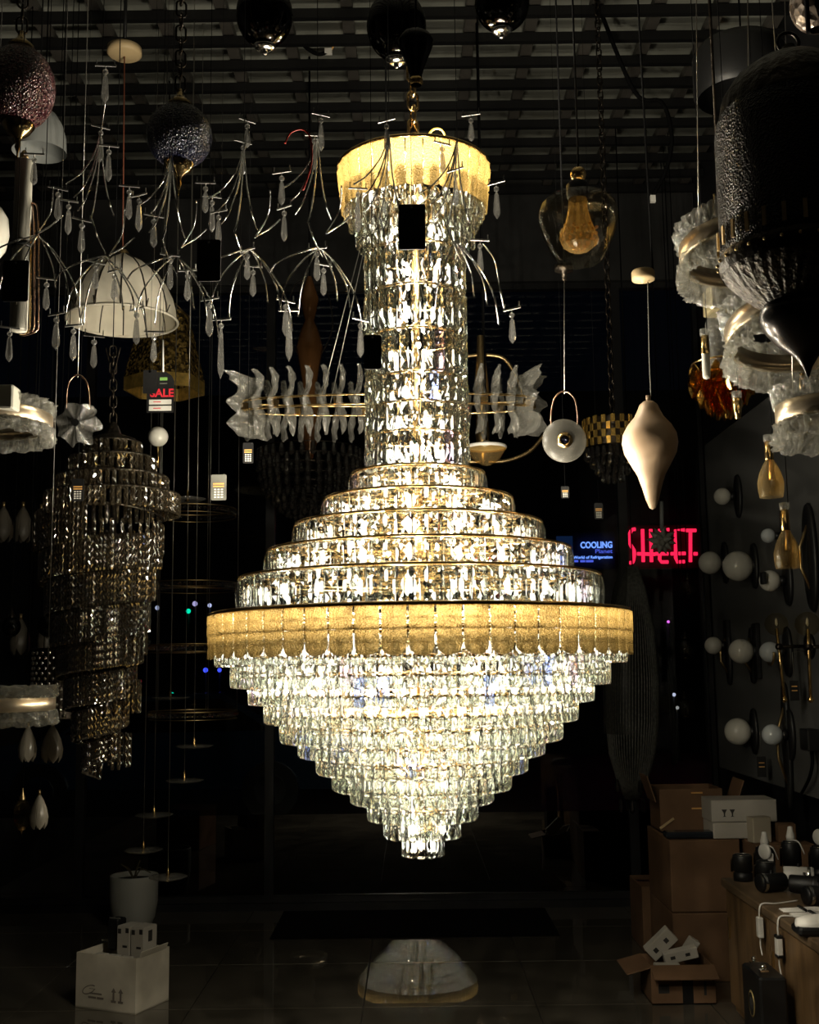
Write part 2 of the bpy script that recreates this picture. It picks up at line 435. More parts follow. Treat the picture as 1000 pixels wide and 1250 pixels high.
# inner frame: column tube, spokes
fr = MB().tube([(AX, DC, zc(205)), (AX, DC, zc(1010))], .012, 10)
for k in range(6):
    a = PI*k/3+.3
    for px, y in ((97, 207), (255, 750), (188, 674), (118, 611), (169, 868), (85, 944)):
        r = rc(px)-.01
        fr.tube([(AX, DC, zc(y)), (AX+r*math.cos(a), DC+r*math.sin(a), zc(y))], .005, 6)
fr.build('inner_frame', M['brass'], chand)
# bulbs inside
bl = MB(); bulb_pos = []
def bulbs(n, r, z, ph=0):
    for i in range(n):
        a = 2*PI*(i+ph)/n
        p = (AX+r*math.cos(a), DC+r*math.sin(a), z)
        bl.lathe([(.001,-.020),(.006,-.016),(.007,0),(.006,.016),(.001,.021)], 8, p); bulb_pos.append(p)
for y, n, ph in ((240, 8, 0), (290, 5, .3), (338, 5, .5), (390, 6, .2), (442, 5, 0), (485, 5, .4), (520, 5, .1), (556, 7, .2)): bulbs(n, .075 if y > 250 else .13, zc(y), ph)
for px, a, b in UP: bulbs(max(6, round(2*PI*(rc(px)-.07)/.13)), rc(px)-.07, zc((a+b)/2), .3)
bulbs(22, rc(255)-.075, zc(775))
for k, (px, b) in enumerate(LOW):
    r = max(rc(px)*.55, rc(px)-.10)
    bulbs(max(3, round(2*PI*r/.10)), r, zc(b-14), .17*k)
bl.build('bulb_cluster', M['bulb'], chand, kind='stuff')
def lamp(p, w, r=.008):
    l = bpy.data.lights.new('bulb_light', 'POINT'); l.energy = w*LAMP_W; l.color = (1, .90, .72); l.shadow_soft_size = r
    o = bpy.data.objects.new('bulb_light', l); C.objects.link(o); o.parent = chand; o.location = Vector(p)-base
for k in range(9):
    a = 2*PI*k/9+.3
    lamp((AX+.40*math.cos(a), DC+.40*math.sin(a), zc(835)), 22)
for k in range(6):
    a = 2*PI*k/6
    lamp((AX+.22*math.cos(a), DC+.22*math.sin(a), zc(668)), 18)
for k in range(3):
    a = 2*PI*k/3+.5
    lamp((AX+.10*math.cos(a), DC+.10*math.sin(a), zc(218)), 17)
for k, y in enumerate((330, 400, 470, 545)): lamp((AX+.05*math.cos(2.4*k), DC+.05*math.sin(2.4*k), zc(y)), 15)
lamp((AX, DC-.04, zc(930)), 18)
# chain, hook and cable
def chain(parent, p0, p1, link, wire, mat, name='chain_link'):
    p0 = Vector(p0); p1 = Vector(p1); n = max(2, round((p1-p0).length/(link*.74))); d = (p1-p0)/n
    mb = MB().tube([(link*.28*math.cos(t)*(1), 0, link*.28*math.sin(t)+math.copysign(link*.22, math.sin(t))) for t in [2*PI*(i+.5)/12 for i in range(12)]], wire, 5, True)
    me = mb.mesh(name, mat)
    for i in range(n):
        inst(name, me, parent, TR(*(p0+d*(i+.5)-wloc(parent))) @ RZ(0.4+PI/2*(i % 2)))
chain(chand, (AX, DC, zc(200)), (AX, DC, ZC+.14), .062, .0042, M['brass'])
MB().tube(bez([(AX+.01, DC, zc(205)), (AX+.05, DC-.01, zc(165)), (AX+.085, DC-.01, zc(160)), (AX+.10, DC, zc(172)), (AX+.08, DC, zc(192))], 8), .004, 6).build('feed_cable', pbr('yellow cable', (.40, .26, .04), .6), chand)
for s_ in (-1, 1): MB().tube([(AX+s_*.06, DC, zc(200)), (AX, DC, zc(150))], .005, 6).build('hanger_rod', M['brass'], chand)
# ------------------------------------------------------------------ materials of the hanging lamps
M['ice'] = thin('textured ice glass', (.80, .80, .77), .16, .10, .13, (.75, .73, .66), 1.0, 75)
M['drop'] = thin('bright cut drop', (.70, .70, .68), .30, .05, .14, (.85, .83, .78))  # milky haze stands in for light refracted through the drops
M['darkdrop'] = thin('dull cut drop', (.45, .44, .42), .20, .04, .03, (.5, .45, .4))
M['silver'] = pbr('satin silver', (.80, .79, .75), .32, .85)
M['smokedrop'] = thin('smoky cut prism', (.42, .37, .28), .34, .05, .05, (.5, .4, .25))
M['clear'] = thin('clear blown glass', (.88, .82, .68), .07, .01)
M['amber_clear'] = thin('amber tinted glass', (.86, .70, .40), .14, .04, .12, (.8, .6, .3))
M['amber'] = glass('amber glass', (.90, .58, .16), .05, .2, 1.45)
M['smoke'] = thin('smoke glass', (.05, .045, .04), .05, .015)
M['cut'] = glass('unlit cut crystal', (.92, .90, .84), 0.0, .22, 1.55, tints=[(.93, (.75, .80, 1)), (.96, (1, .75, .6))])
M['smokecut'] = glass('smoky cut crystal', (.62, .55, .42), 0.0, .15, 1.55, tints=[(.93, (.5, .55, .8)), (.96, (1, .5, .4))])
M['blush'] = pbr('matt blush ceramic', (.38, .265, .165), .45, sss=.1)
M['beige'] = pbr('beige plastic', (.55, .41, .22), .5)
M['white'] = pbr('white enamel', (.72, .70, .64), .45)
M['opal'] = pbr('opal glass', (.62, .60, .52), .22)
M['opal_blue'] = pbr('cool opal glass', (.52, .55, .55), .15)
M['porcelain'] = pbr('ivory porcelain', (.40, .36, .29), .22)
M['dim_glass'] = pbr('dim painted glass', (.13, .115, .09), .4)  # dimness of faint, reflected shades put into the glass colour
M['bronze'] = pbr('dark bronze', (.030, .024, .018), .32, .85, .5, 20, .5, 60)
M['champagne'] = pbr('brushed champagne band', (.58, .48, .34), .30, .9, .12, 6, stretch=(1, 1, 12))
M['linen'] = pbr('ivory pleated fabric', (.84, .78, .63), .7, 0, .08, 14)
M['grey_fabric'] = pbr('grey fabric', (.22, .23, .22), .8, 0, .1, 10)
M['alabaster'] = pbr('grey alabaster', (.52, .50, .42), .4, 0, .15, 7)
M['cord'] = pbr('black cord', (.004, .004, .004), .8, spec=.05)
M['dim_wire'] = pbr('dull steel wire', (.10, .095, .085), .5, .5)
M['steel_cord'] = pbr('fine steel wire', (.45, .43, .38), .3, .9)
M['card'] = pbr('black card', (.006, .006, .006), .6)
M['grey_card'] = pbr('grey card', (.13, .13, .11), .6)
M['print_white'] = pbr('white print', (.75, .73, .66), .6)
M['print_orange'] = pbr('orange print', (.75, .40, .12), .6)
M['print_red'] = pbr('red print', (.75, .03, .05), .6)
M['print_green'] = pbr('green print', (.20, .42, .10), .6)
def mosaic(name, cols, scale, rough=.2):
    m, nt, out = new_mat(name); b = N(nt, 'ShaderNodeBsdfPrincipled'); nt.links.new(b.outputs[0], out.inputs[0])
    tc = N(nt, 'ShaderNodeTexCoord'); v = N(nt, 'ShaderNodeTexVoronoi'); v.inputs['Scale'].default_value = scale
    nt.links.new(tc.outputs['Object'], v.inputs['Vector'])
    sp = N(nt, 'ShaderNodeSeparateColor'); nt.links.new(v.outputs['Color'], sp.inputs[0])
    r = N(nt, 'ShaderNodeValToRGB'); r.color_ramp.interpolation = 'CONSTANT'; el = r.color_ramp.elements
    el[0].color = (*cols[0], 1); el[1].position = 1/len(cols); el[1].color = (*cols[1], 1)
    for i, c in enumerate(cols[2:]): e = el.new((i+2)/len(cols)); e.color = (*c, 1)
    nt.links.new(sp.outputs[0], r.inputs[0]); nt.links.new(r.outputs[0], b.inputs['Base Color'])
    b.inputs['Roughness'].default_value = rough; b.inputs['Metallic'].default_value = .3
    bp = N(nt, 'ShaderNodeBump'); bp.inputs['Strength'].default_value = 1.0; bp.inputs['Distance'].default_value = .006
    nt.links.new(v.outputs['Distance'], bp.inputs['Height']); nt.links.new(bp.outputs[0], b.inputs['Normal'])
    return m
M['red_mosaic'] = mosaic('red glass mosaic', [(.05,.012,.016),(.12,.04,.045),(.02,.005,.008),(.16,.10,.09)], 210)
M['blue_mosaic'] = mosaic('blue glass mosaic', [(.003,.004,.014),(.006,.008,.025),(.002,.002,.008),(.015,.016,.035)], 210)
M['grey_mosaic'] = mosaic('grey brown glass mosaic', [(.35,.28,.22),(.12,.09,.07),(.6,.5,.42),(.05,.04,.03)], 60)
M['gold_mottle'] = mosaic('mottled gold glass', [(.08,.05,.012),(.20,.13,.03),(.03,.02,.006),(.42,.28,.08)], 70, .12)
M['gold_leaf'] = pbr('gold leaf strip', (.60, .40, .10), .35, .6, .35, 30)

def cable(parent, p, r=.0022, mat=None, name='cable'):
    return MB().tube([p, (p[0], p[1], ZC+.14)], r, 5).build(name, mat or M['cord'], parent)
def L(px, py, Y, prof):                       # profile in pixels (half width, pixel y) -> lathe profile in metres around z = P(px, py, Y).z
    return [(max(.0005, S(a, Y)), P(px, b, Y).z - P(px, py, Y).z) for a, b in prof]
def tip(px, py, Y): return P(px, py, Y)
def drop_vf(w, h):
    """faceted almond drop hanging from z = 0"""
    k = 6; lv = [(.12, 0), (.30, -.10), (.42, -.45), (.5, -.74), (.40, -.86), (.02, -1)]; v = []; f = []
    for q, z in lv: v += [(q*w*math.cos(2*PI*j/k), q*w*math.sin(2*PI*j/k), z*h) for j in range(k)]
    f = [(i*k+j, i*k+k+j, i*k+k+(j+1)%k, i*k+(j+1)%k) for i in range(len(lv)-1) for j in range(k)]
    return v, f + [tuple(range(k)), tuple(range(len(lv)*k-1, len(lv)*k-k-1, -1))]

# ------------------------------------------------------------------ silver wire chandelier with crystal drops
DB = 2.45
drops = [(129,85,130),(42,193,230),(123,160,205),(133,183,227),(71,235,273),(84,250,293),(100,273,312),(158,232,272),(170,243,290),(188,268,305),
 (302,152,186),(297,178,220),(251,228,264),(259,245,290),(267,263,302),(392,145,192),(384,170,214),(344,215,255),(347,258,301),(57,345,382),(117,325,356),(140,335,372),
 (208,316,357),(229,335,372),(69,388,427),(90,402,445),(115,415,452),(12,405,447),(167,382,422),(188,410,447),(302,310,345),(309,330,367),(387,308,346),(395,328,366),
 (349,372,412),(353,384,445),(440,395,440),(575,145,178),(606,228,272),(586,298,340),(625,382,423),(256,370,412),(270,395,470),(437,235,292),(472,152,190),(556,212,258),(540,180,215)]
rr = random.Random(3)
bc = thing('branch_chandelier', 'wide silver wire branch chandelier hung with many crystal drops in front of the golden crown', 'chandelier', P(300, 470, DB))
me_drop = {}; me_bead = MB().ball((0,0,0), S(3.6, DB), 10).mesh('bead', M['drop'])
nodes_top = [(123,163),(210,190),(298,180),(388,168),(475,163),(558,172)]
dz = {}
def dep(x, y): return DB + .16*math.sin(x*.071+y*.033)
for x, a, b in drops:
    p = P(x, a, dep(x, a)); h = S(b-a-7, DB); k = round(h, 3)
    if k not in me_drop: me_drop[k] = MB().add(*drop_vf(S(9.5, DB), h)).mesh('crystal_drop', M['drop'])
    o = inst('crystal_drop', me_drop[k], bc, TR(*(p - Vector((0,0,S(7, DB))) - bc.location)) @ RZ(rr.random()))
    inst('bead', me_bead, o, TR(0, 0, S(4, DB)))
cross = MB(); me_cross = MB().box((0,0,0), (S(26, DB), .003, .004)).box((-S(11,DB),0,S(4,DB)), (.002,.002,S(8,DB))).box((S(11,DB),0,S(4,DB)), (.002,.002,S(8,DB))).tube([(0,0,0),(0,0,-S(6,DB))], .0012, 5).mesh('crossbar', M['silver'])
for x, a, b in drops:
    p = P(x, a-5, dep(x, a)); inst('crossbar', me_cross, bc, TR(*(p-bc.location)) @ RZ(rr.uniform(-.7, .7)))
arcs = []
for nx, ny in nodes_top:
    for dx, dy in ((-43,62),(-33,78),(-28,94),(-12,104),(16,100)):
        arcs.append([(nx, ny), (nx+dx*.22, ny+dy*.45), (nx+dx*.62, ny+dy*.82), (nx+dx, ny+dy)])
    arcs.append([(nx-58, ny+64), (nx-61, ny+95), (nx-77, ny+122)]); arcs.append([(nx-46, ny+100), (nx-60, ny+112), (nx-77, ny+122)])
    arcs.append([(nx-11, ny+104), (nx-4, ny+126), (nx+6, ny+146)])
for nx, ny in ((46,287),(128,312),(215,312),(305,304),(390,302),(557,296)):
    for dx, dy in ((-48,72),(-26,84),(-60,30),(38,76),(52,100),(22,66)):
        if not (nx > 500 and dx < -30): arcs.append([(nx, ny), (nx+dx*.42, ny+dy*.22), (nx+dx*.85, ny+dy*.6), (nx+dx, ny+dy)])
arcs += [[(590,298),(604,318),(610,350),(616,378)], [(123,163),(129,120),(130,85)], [(298,180),(303,165),(303,150)], [(388,168),(392,155),(392,142)]]
for c in arcs:
    MB().tube(bez([P(x, y, dep(x, y)) for x, y in c], 6), .0019, 6).build('wire_arm', M['chrome'], bc)
spine = [P(x, y, dep(x, y)) for x, y in nodes_top]
for x, y in nodes_top: cable(bc, P(x, y, dep(x, y)), .0010, M['cord'], 'hanging_wire')
MB().tube(bez([P(348,175,DB), P(355,162,DB), P(370,158,DB), P(379,170,DB), P(380,200,DB), P(370,232,DB)], 6), .0022, 6).build('red_wire', pbr('red wire', (.55, .05, .03), .5), bc)

# ------------------------------------------------------------------ price tags
def price_tag(px, py, w, h, Y, label, front='card', hole=True, rot=0, top=None):
    t = thing('price_tag', label, 'price tag', P(px, py+h/2, Y)); W, H = S(w, Y), S(h, Y)
    m = TR(*P(px, py, Y)) @ RZ(rot)
    c = MB().prism([(-W/2+.003,-H/2),(W/2-.003,-H/2),(W/2,-H/2+.003),(W/2,H/2-.003),(W/2-.003,H/2),(-W/2+.003,H/2),(-W/2,H/2-.003),(-W/2,-H/2+.003)], .002, m).build('card', M[front], t)
    if hole: MB().tube([(0,-.0015,H*.43),(0,-.0025,H*.43)], S(1.6, Y), 10, m=m).build('eyelet', M['chrome'], t)
    MB().tube([m @ Vector((0,0,H*.43)), top or Vector((m.translation.x, Y, ZC+.14))], .0008, 4).build('string', M['cord'], t)
    return t, m, W, H, c
def printed(px, py, w, h, Y, label, front='card', top=None):
    t, m, W, H, c = price_tag(px, py, w, h, Y, label, front, False, 0, top)
    for z in (.14, .04): MB().box((0,-.0013,z*H), (W*.72,.0006,H*.055), m).build('printed_line', M['print_orange'], c)
    for r_ in range(4):
        for q in range(3): MB().box(((q-1)*W*.22,-.0013,-(.08+.10*r_)*H), (W*.14,.0006,H*.05), m).build('printed_figure', M['print_white'], c)
for a in ((503,277,34,60,2.18,'black price tag with a steel eyelet dangling before the golden crown'), (455,430,22,44,2.2,'black price tag hanging over the left side of the crystal column'),
          (255,318,30,55,2.18,'black price tag under the silver wire arms beside the ivory dome shade'), (19,343,33,54,2.18,'black price tag with a steel eyelet before the grey tube pendant')):
    price_tag(*a)
printed(267, 595, 19, 32, 3.9, 'grey printed price tag on a wire under the left end of the ruffled glass ring', 'grey_card')
printed(303, 553, 13, 26, 4.1, 'small black printed price tag under the ruffled glass ring')
printed(95, 598, 15, 28, 3.55, 'black printed price tag in front of the smoky crystal spiral')
printed(731, 624, 11, 20, 5.0, 'small black printed price tag under the gold chequered drum')
printed(690, 601, 10, 15, 4.2, 'small black printed price tag below the round disc pendant')

M['cap'] = pbr('dark brass cap', (.34, .25, .12), .16, 1)
# ------------------------------------------------------------------ mosaic and smoke glass globes near the ceiling
def globe_lamp(px, py, rx, ry, Y, name, label, mat, cap, fin, ch=True, group=None):
    t = thing(name, label, 'pendant lamp', P(px, py+ry+fin, Y)); c = P(px, py, Y)
    q = [(max(.0006, S(rx,Y)*math.sin(a)), -S(ry,Y)*math.cos(a)) for a in [PI*(.10+.80*i/18) for i in range(19)]]
    MB().lathe(q, 36, c).build('globe', mat, t)
    zt, zb = q[-1][1], q[0][1]; ct = S(rx*.34, Y)
    MB().lathe([(ct*1.02, zt-.002), (ct*1.1, zt+.008), (ct*.7, zt+.018), (ct*.32, zt+.03), (ct*.28, zt+.045), (.001, zt+.046)], 24, c).build('top_cap', cap, t)
    if fin > 0:
        k = S(fin, Y)
        MB().lathe([(ct*1.25, zb+.012), (ct*1.35, zb), (ct*.9, zb-k*.22), (ct*.35, zb-k*.34), (ct*.20, zb-k*.5), (ct*.26, zb-k*.62), (ct*.10, zb-k*.75), (.001, zb-k)], 24, c).build('bottom_finial', cap, t)
    top = c + Vector((0, 0, zt+.045))
    if ch: chain(t, top, (top.x, top.y, ZC+.14), .045, .0028, M['bronze'])
    else: cable(t, top, .003)
    return t
globe_lamp(24, 107, 45, 56, 2.6, 'mosaic_lamp', 'dark red glass mosaic globe lamp on a chain with brass foot cap', M['red_mosaic'], M['cap'], 46)
globe_lamp(219, 166, 42, 42, 2.7, 'mosaic_lamp', 'dark blue glass mosaic globe lamp on a chain with brass foot cap', M['blue_mosaic'], M['cap'], 42)
globe_lamp(996, 5, 33, 38, 2.3, 'mosaic_lamp', 'grey brown mosaic globe lamp above the dark pierced lantern', M['grey_mosaic'], M['bronze'], 0)
for a in ((323, 18, 37, 44, 2.9, 'smoke glass globe pendant with chrome foot hanging left of the chandelier chain'), (484, 32, 39, 46, 2.9, 'black smoke glass globe pendant hanging beside the chandelier chain'), (613, 4, 36, 38, 3.0, 'smoke glass globe pendant with chrome foot hanging right of the chandelier chain')):
    t = globe_lamp(*a[:5], 'smoke_globe', a[5], M['smoke'], M['black'], 0, False, 'smoke glass globes')
    c = P(a[0], a[1]+a[3]-3, a[4])
    MB().lathe([(.001,-.006),(.012,-.008),(.024,-.002),(.030,.006),(.012,.008)], 24, c).build('foot_plate', M['chrome'], t)
    MB().ball(c+Vector((0,0,-.012)), .008, 12).build('foot_knob', M['chrome'], t)
    MB().lathe([(.001,0),(.012,.004),(.014,.03),(.010,.07),(.001,.075)], 12, P(a[0], a[1]+10, a[4])).build('lamp_holder', M['black'], t)
# brown glass bell
t = thing('bell_pendant', 'small brown glass bell pendant with brass lip beside the chandelier chain', 'pendant lamp', P(507, 104, 2.75)); c = P(508, 104, 2.75)
MB().lathe(L(508,104,2.75,[(8,100),(8,92),(12,80),(20,62),(24,52),(20,44),(10,38),(3,34)]), 28, c).build('shade', M['smoke'], t)
MB().lathe(L(508,104,2.75,[(7,104),(9,102),(9,97),(7,95)]), 20, c).build('lip', M['brass'], t); cable(t, P(508,34,2.75), .003)
# loose cables
t = thing('loose_cable', 'black loose cable with white connector dangling from the ceiling beside the blush pendant', 'cable', P(797, 245, 5.6))
MB().tube(bez([Vector((P(735,118,5.6).x, 5.6, ZC+.12)), P(775,112,5.6), P(808,125,5.6), P(820,165,5.6), P(814,205,5.6), P(798,238,5.6)], 8), .011, 6).build('cable', M['cord'], t)
MB().box(P(797,243,5.6), (.026,.02,.036)).build('connector', M['white'], t)
t = thing('loose_cable', 'black loose cable with white connector and yellow wire end beside a smoke glass globe', 'cable', P(400, 68, 5.9))
MB().tube(bez([Vector((P(350,15,5.9).x, 5.9, ZC+.12)), P(358,36,5.9), P(372,56,5.9), P(388,66,5.9), P(400,63,5.9)], 8), .012, 6).build('cable', M['cord'], t)
MB().box(P(401,63,5.9), (.04,.03,.026)).build('connector', M['white'], t)
MB().tube(bez([P(405,60,5.9), P(410,50,5.9), P(413,36,5.9)], 6), .006, 6).build('wire_end', M['print_orange'], t)
t = MB().tube(bez([Vector((P(422,20,5.9).x, 5.9, ZC+.12)), P(425,27,5.9), P(436,38,5.9), P(443,53,5.9)], 6), .006, 6).solo('loose_wire', M['print_orange'], 'short orange loose wire dangling beside the black smoke globe', 'cable')
# dark drum shade near the ceiling
t = thing('drum_shade', 'wide flat black drum shade near the ceiling behind the dark lantern', 'pendant lamp', P(905, 118, 4.4)); c = P(905, 118, 4.4)
MB().lathe(L(905,118,4.4,[(55,118),(60,112),(60,70),(52,58),(20,54)]), 36, c).build('shade', M['black'], t); cable(t, P(905,54,4.4), .004)
# small black camera on the ceiling
t = thing('ceiling_camera', 'small black camera fixed under the ceiling bars', 'spotlight', P(730, 38, 5.9)); c = P(730, 38, 5.9)
MB().lathe([(.02,0),(.045,.002),(.05,.02),(.05,.09),(.03,.10)], 20, c, cap=True).build('body', M['black'], t); MB().tube([c+Vector((0,0,.10)), (c.x, c.y, ZC+.14)], .012, 8).build('stem', M['black'], t)

# ------------------------------------------------------------------ single pendants
# clear bowl with ribbed glass inside
Y = 2.9; t = thing('glass_pendant', 'clear rounded glass pendant with golden ribbed glass cone inside', 'pendant lamp', P(708, 322, Y)); c = P(708, 322, Y)
MB().lathe(L(708,322,Y,[(26,320),(34,310),(44,290),(50,272),(51,262),(48,251),(40,243),(28,238),(16,236)]), 48, c).build('bowl', M['clear'], t)
MB().lathe(L(708,322,Y,[(.5,308),(12,306),(21,299),(24,291),(20,281),(15,268),(12,255),(11,243)]), 20, c, smooth=False, wob=lambda a, z: 1+.06*math.cos(10*a)).build('ribbed_cone', M['amber_clear'], t)
bm_ = MB().ball((0,0,0), S(2.0, Y), 8).mesh('glass_bubble', M['amber_clear'])
for i in range(70):
    a = i*2.39996; f_ = (i+.5)/70; rad = S(23*math.sqrt(1-(1-f_*1.0)**2*.6), Y)*min(1, .35+f_); inst('glass_bubble', bm_, t, TR(rad*math.cos(a), rad*math.sin(a), (P(708,306-28*f_,Y)-c).z))
MB().lathe(L(708,322,Y,[(12,243),(14,240),(14,226),(10,222)]), 24, c).build('lamp_cap', M['black'], t)
MB().ball(P(706,213,Y), S(10.5,Y), 20).build('brass_ball', M['brass'], t); cable(t, P(706,204,Y), .003)
# blush pear
Y = 3.15; t = thing('pear_pendant', 'blush ceramic pear shaped pendant hanging from a round ceiling rose', 'pendant lamp', P(800, 622, Y)); c = P(797, 622, Y)
MB().lathe(L(797,622,Y,[(.5,622),(4,620),(8,610),(12,595),(17,580),(25,566),(32,553),(34.5,541),(33,530),(27,519),(18,509),(14,501),(11,494),(6,490),(.5,489)]), 40, c).build('shade', M['blush'], t)
MB().lathe(L(797,622,Y,[(3,490),(3,483),(.5,483)]), 12, c).build('cord_grip', M['blush'], t)
MB().lathe(L(797,622,Y,[(.5,346),(4,343),(14,342),(14.5,339),(14.5,332),(13,330),(.5,330)]), 32, c).build('ceiling_rose', M['beige'], t)
MB().tube(bez([P(795,484,Y), P(793,440,Y), P(792,390,Y), P(791,344,Y)], 6), .0016, 6).build('cable', M['grey_card'], t); MB().tube([P(797,332,Y), (c.x, c.y, ZC+.14)], .003, 6).build('drop_rod', M['cord'], t)
# disc on an oval loop
Y = 3.6
def loop_pendant(px, py, r, loop_w, loop_t, Y, label, rose, ruffled):
    t = thing('disc_pendant', label, 'pendant lamp', P(px, py+r, Y)); c = P(px, py, Y)
    if ruffled:
        d = MB(); n, k = 48, 6; v = []
        for i in range(k+1):
            q = (.16+.84*i/k)
            for j in range(n):
                a = 2*PI*j/n; w_ = 1+.09*q*math.cos(7*a); v.append((S(r,Y)*q*w_*math.cos(a), .028*math.cos(7*a+1)*q*q - .03*(1-q), S(r,Y)*q*w_*math.sin(a)))
        d.add(v, [(i*n+j, i*n+(j+1)%n, i*n+n+(j+1)%n, i*n+n+j) for i in range(k) for j in range(n)], TR(*c), True); d.build('flower_disc', M['ice'], t)
        MB().tube([c+Vector((0,-.03,0)), c+Vector((0,.03,0))], S(r*.17,Y), 16).build('hub', M['cord'], t)
    else:
        m = TR(*c) @ RX(PI/2) @ RZ(0)
        MB().lathe([(S(r*.28,Y),-.006),(S(r,Y)*.97,-.006),(S(r,Y),0),(S(r,Y)*.97,.006),(S(r*.28,Y),.006)], 48, (0,0,0), m).build('disc', M['frost'], t)
        MB().lathe([(S(r*.20,Y),-.016),(S(r*.34,Y),-.014),(S(r*.36,Y),.014),(S(r*.20,Y),.016)], 32, (0,0,0), m).build('hub', M['brass'], t)
        MB().lathe([(.0005,-.013),(S(r*.19,Y),-.010),(S(r*.19,Y),.010),(.0005,.012)], 24, (0,0,0), m).build('lens', M['blue_mosaic'], t)
    zt = loop_t
    pts = [(px-loop_w, py-r+8), (px-loop_w, py-r-6), (px-loop_w*.8, zt+10), (px-loop_w*.4, zt+2), (px, zt), (px+loop_w*.4, zt+2), (px+loop_w*.8, zt+10), (px+loop_w, py-r-6), (px+loop_w, py-r+8)]
    MB().tube(bez([P(a, b, Y) for a, b in pts], 6), S(1.2, Y), 8).build('loop', M['copper'], t)
    if rose:
        MB().tube([P(px, zt+3, Y), P(px, rose+4, Y)], .0015, 6).build('cable', M['steel_cord'], t)
        MB().lathe(L(px,rose+5,Y,[(.5,rose+5),(3,rose+4),(3.5,rose-6),(12,rose-8),(12,rose-14),(.5,rose-14)]), 28, P(px,rose+5,Y)).build('ceiling_rose', M['bronze'], t)
        MB().tube([P(px, rose-15, Y), (P(px,rose,Y).x, Y, ZC+.14)], .003, 6).build('drop_rod', M['cord'], t)
    else: cable(t, P(px, zt+3, Y), .0015, M['steel_cord'])
M['frost'] = thin('frosted acrylic disc', (.70, .69, .65), .03, .3, .38, (.22, .21, .18))
M['copper'] = pbr('rose copper', (.80, .52, .40), .2, 1)
loop_pendant(689, 538, 27.5, 16, 478, 3.6, 'round frosted disc pendant on a copper loop beside the blush pear pendant', 338, False)
loop_pendant(95, 518, 27, 14, 458, 3.7, 'ruffled flower glass pendant on a copper loop above the smoky crystal spiral', None, True)
# opal ball on a stick with sale tag above
Y = 4.6; t = thing('ball_pendant', 'opal ball pendant with brass stick hanging below the sale tag', 'pendant lamp', P(193, 572, Y)); c = P(193, 533, Y)
MB().ball(c, S(12.5,Y), 24).build('ball', M['opal'], t); MB().tube([P(193,545,Y), P(193,571,Y)], S(1.3,Y), 8).build('stick', M['brass'], t); cable(t, P(193,521,Y), .0015)
Y = 4.5; t = thing('sale_tag', 'black sale tag with red lettering and two white stickers under the mottled gold shade', 'price tag', P(196, 505, Y)); c = P(196, 479, Y)
w_, h_ = S(17,Y), S(26,Y)
m = TR(*c); cd = MB().prism([(-w_,-h_),(w_,-h_),(w_,h_*.55),(w_*.8,h_*.82),(w_*.4,h_),(-w_*.4,h_),(-w_*.8,h_*.82),(-w_,h_*.55)], .003, m).build('card', M['card'], t)
def text_mesh(s_, size, mat, name, bold=0.0, ext=.001, align='CENTER'):
    cu = bpy.data.curves.new(name, 'FONT'); cu.body = s_; cu.size = size; cu.extrude = ext; cu.offset = bold; cu.align_x = align
    o = bpy.data.objects.new(name, cu); C.objects.link(o)
    bpy.context.view_layer.update()
    me = bpy.data.meshes.new_from_object(o.evaluated_get(bpy.context.evaluated_depsgraph_get())); bpy.data.objects.remove(o)
    me.materials.clear(); me.materials.append(mat); me.name = name
    return me
def lettering(parent, s_, size, mat, m, name='lettering', **kw):
    return inst(name, text_mesh(s_, size, mat, name, **kw), parent, TR(*(-wloc(parent))) @ m @ RX(PI/2))
lettering(cd, 'SALE', .045, M['print_red'], m @ TR(.006, -.0025, -.018), bold=.0012)
MB().box((.012,-.002,.055), (.03,.001,.012), m).build('green_mark', M['print_green'], cd); MB().box((.012,-.002,.036), (.03,.001,.004), m).build('small_line', M['grey_card'], cd)
for z in (-.040, -.066):
    st = MB().bbox((0,-.003,z), (w_*1.65,.003,.020), .001, m).build('sticker', M['print_white'], t); MB().box((-.012,-.0048,z), (.03,.0006,.003), m).build('sticker_line', M['print_red'], st)
MB().tube([c+Vector((.01,0,h_)), P(199,415,Y)], .0035, 6).build('string', M['white'], t); MB().tube([P(199,415,Y), Vector((P(199,415,Y).x, Y, ZC+.14))], .0008, 4).build('thread', M['cord'], t)
price_tag(183, 466, 17, 30, 4.45, 'black price tag half covering the sale tag')
# ivory dome shade on a red cord from a beige rose
Y = 5.2; rz_ = P(152, 62, Y)
t = thing('dome_pendant', 'ivory fabric dome shade with ribbed panels on a long cord from a beige ceiling rose', 'pendant lamp', P(150, 412, Y)); c = P(149, 390, Y)
pr = L(149,390,Y,[(69,392),(68,380),(64,366),(56,350),(44,334),(30,323),(14,315),(5,310)])
n = 14; ang = lambda i: 2*PI*i/n
for i in range(n):
    v = []; 
    for r_, z in pr:
        for q in (0, .5, 1):
            a = ang(i+q); s_ = 1.0 if q != .5 else .985
            v.append((c.x+r_*s_*math.cos(a), c.y+r_*s_*math.sin(a), c.z+z))
    f = [(k*3+q, k*3+q+1, k*3+q+4, k*3+q+3) for k in range(len(pr)-1) for q in range(2)]
    MB().add(v, f, None, True).build('shade_panel', M['linen_thin'] if 'linen_thin' in M else M['linen'], t)
    MB().tube([(c.x+r_*1.004*math.cos(ang(i)), c.y+r_*1.004*math.sin(ang(i)), c.z+z) for r_, z in pr] , .004, 5).build('rib', M['bronze'], t)
    a = ang(i); r0 = pr[0][0]; MB().tube([(c.x+r0*math.cos(a), c.y+r0*math.sin(a), c.z-.01), (c.x+(r0+.02)*math.cos(a), c.y+(r0+.02)*math.sin(a), c.z+.03)], .003, 5).build('rim_hook', M['bronze'], t)
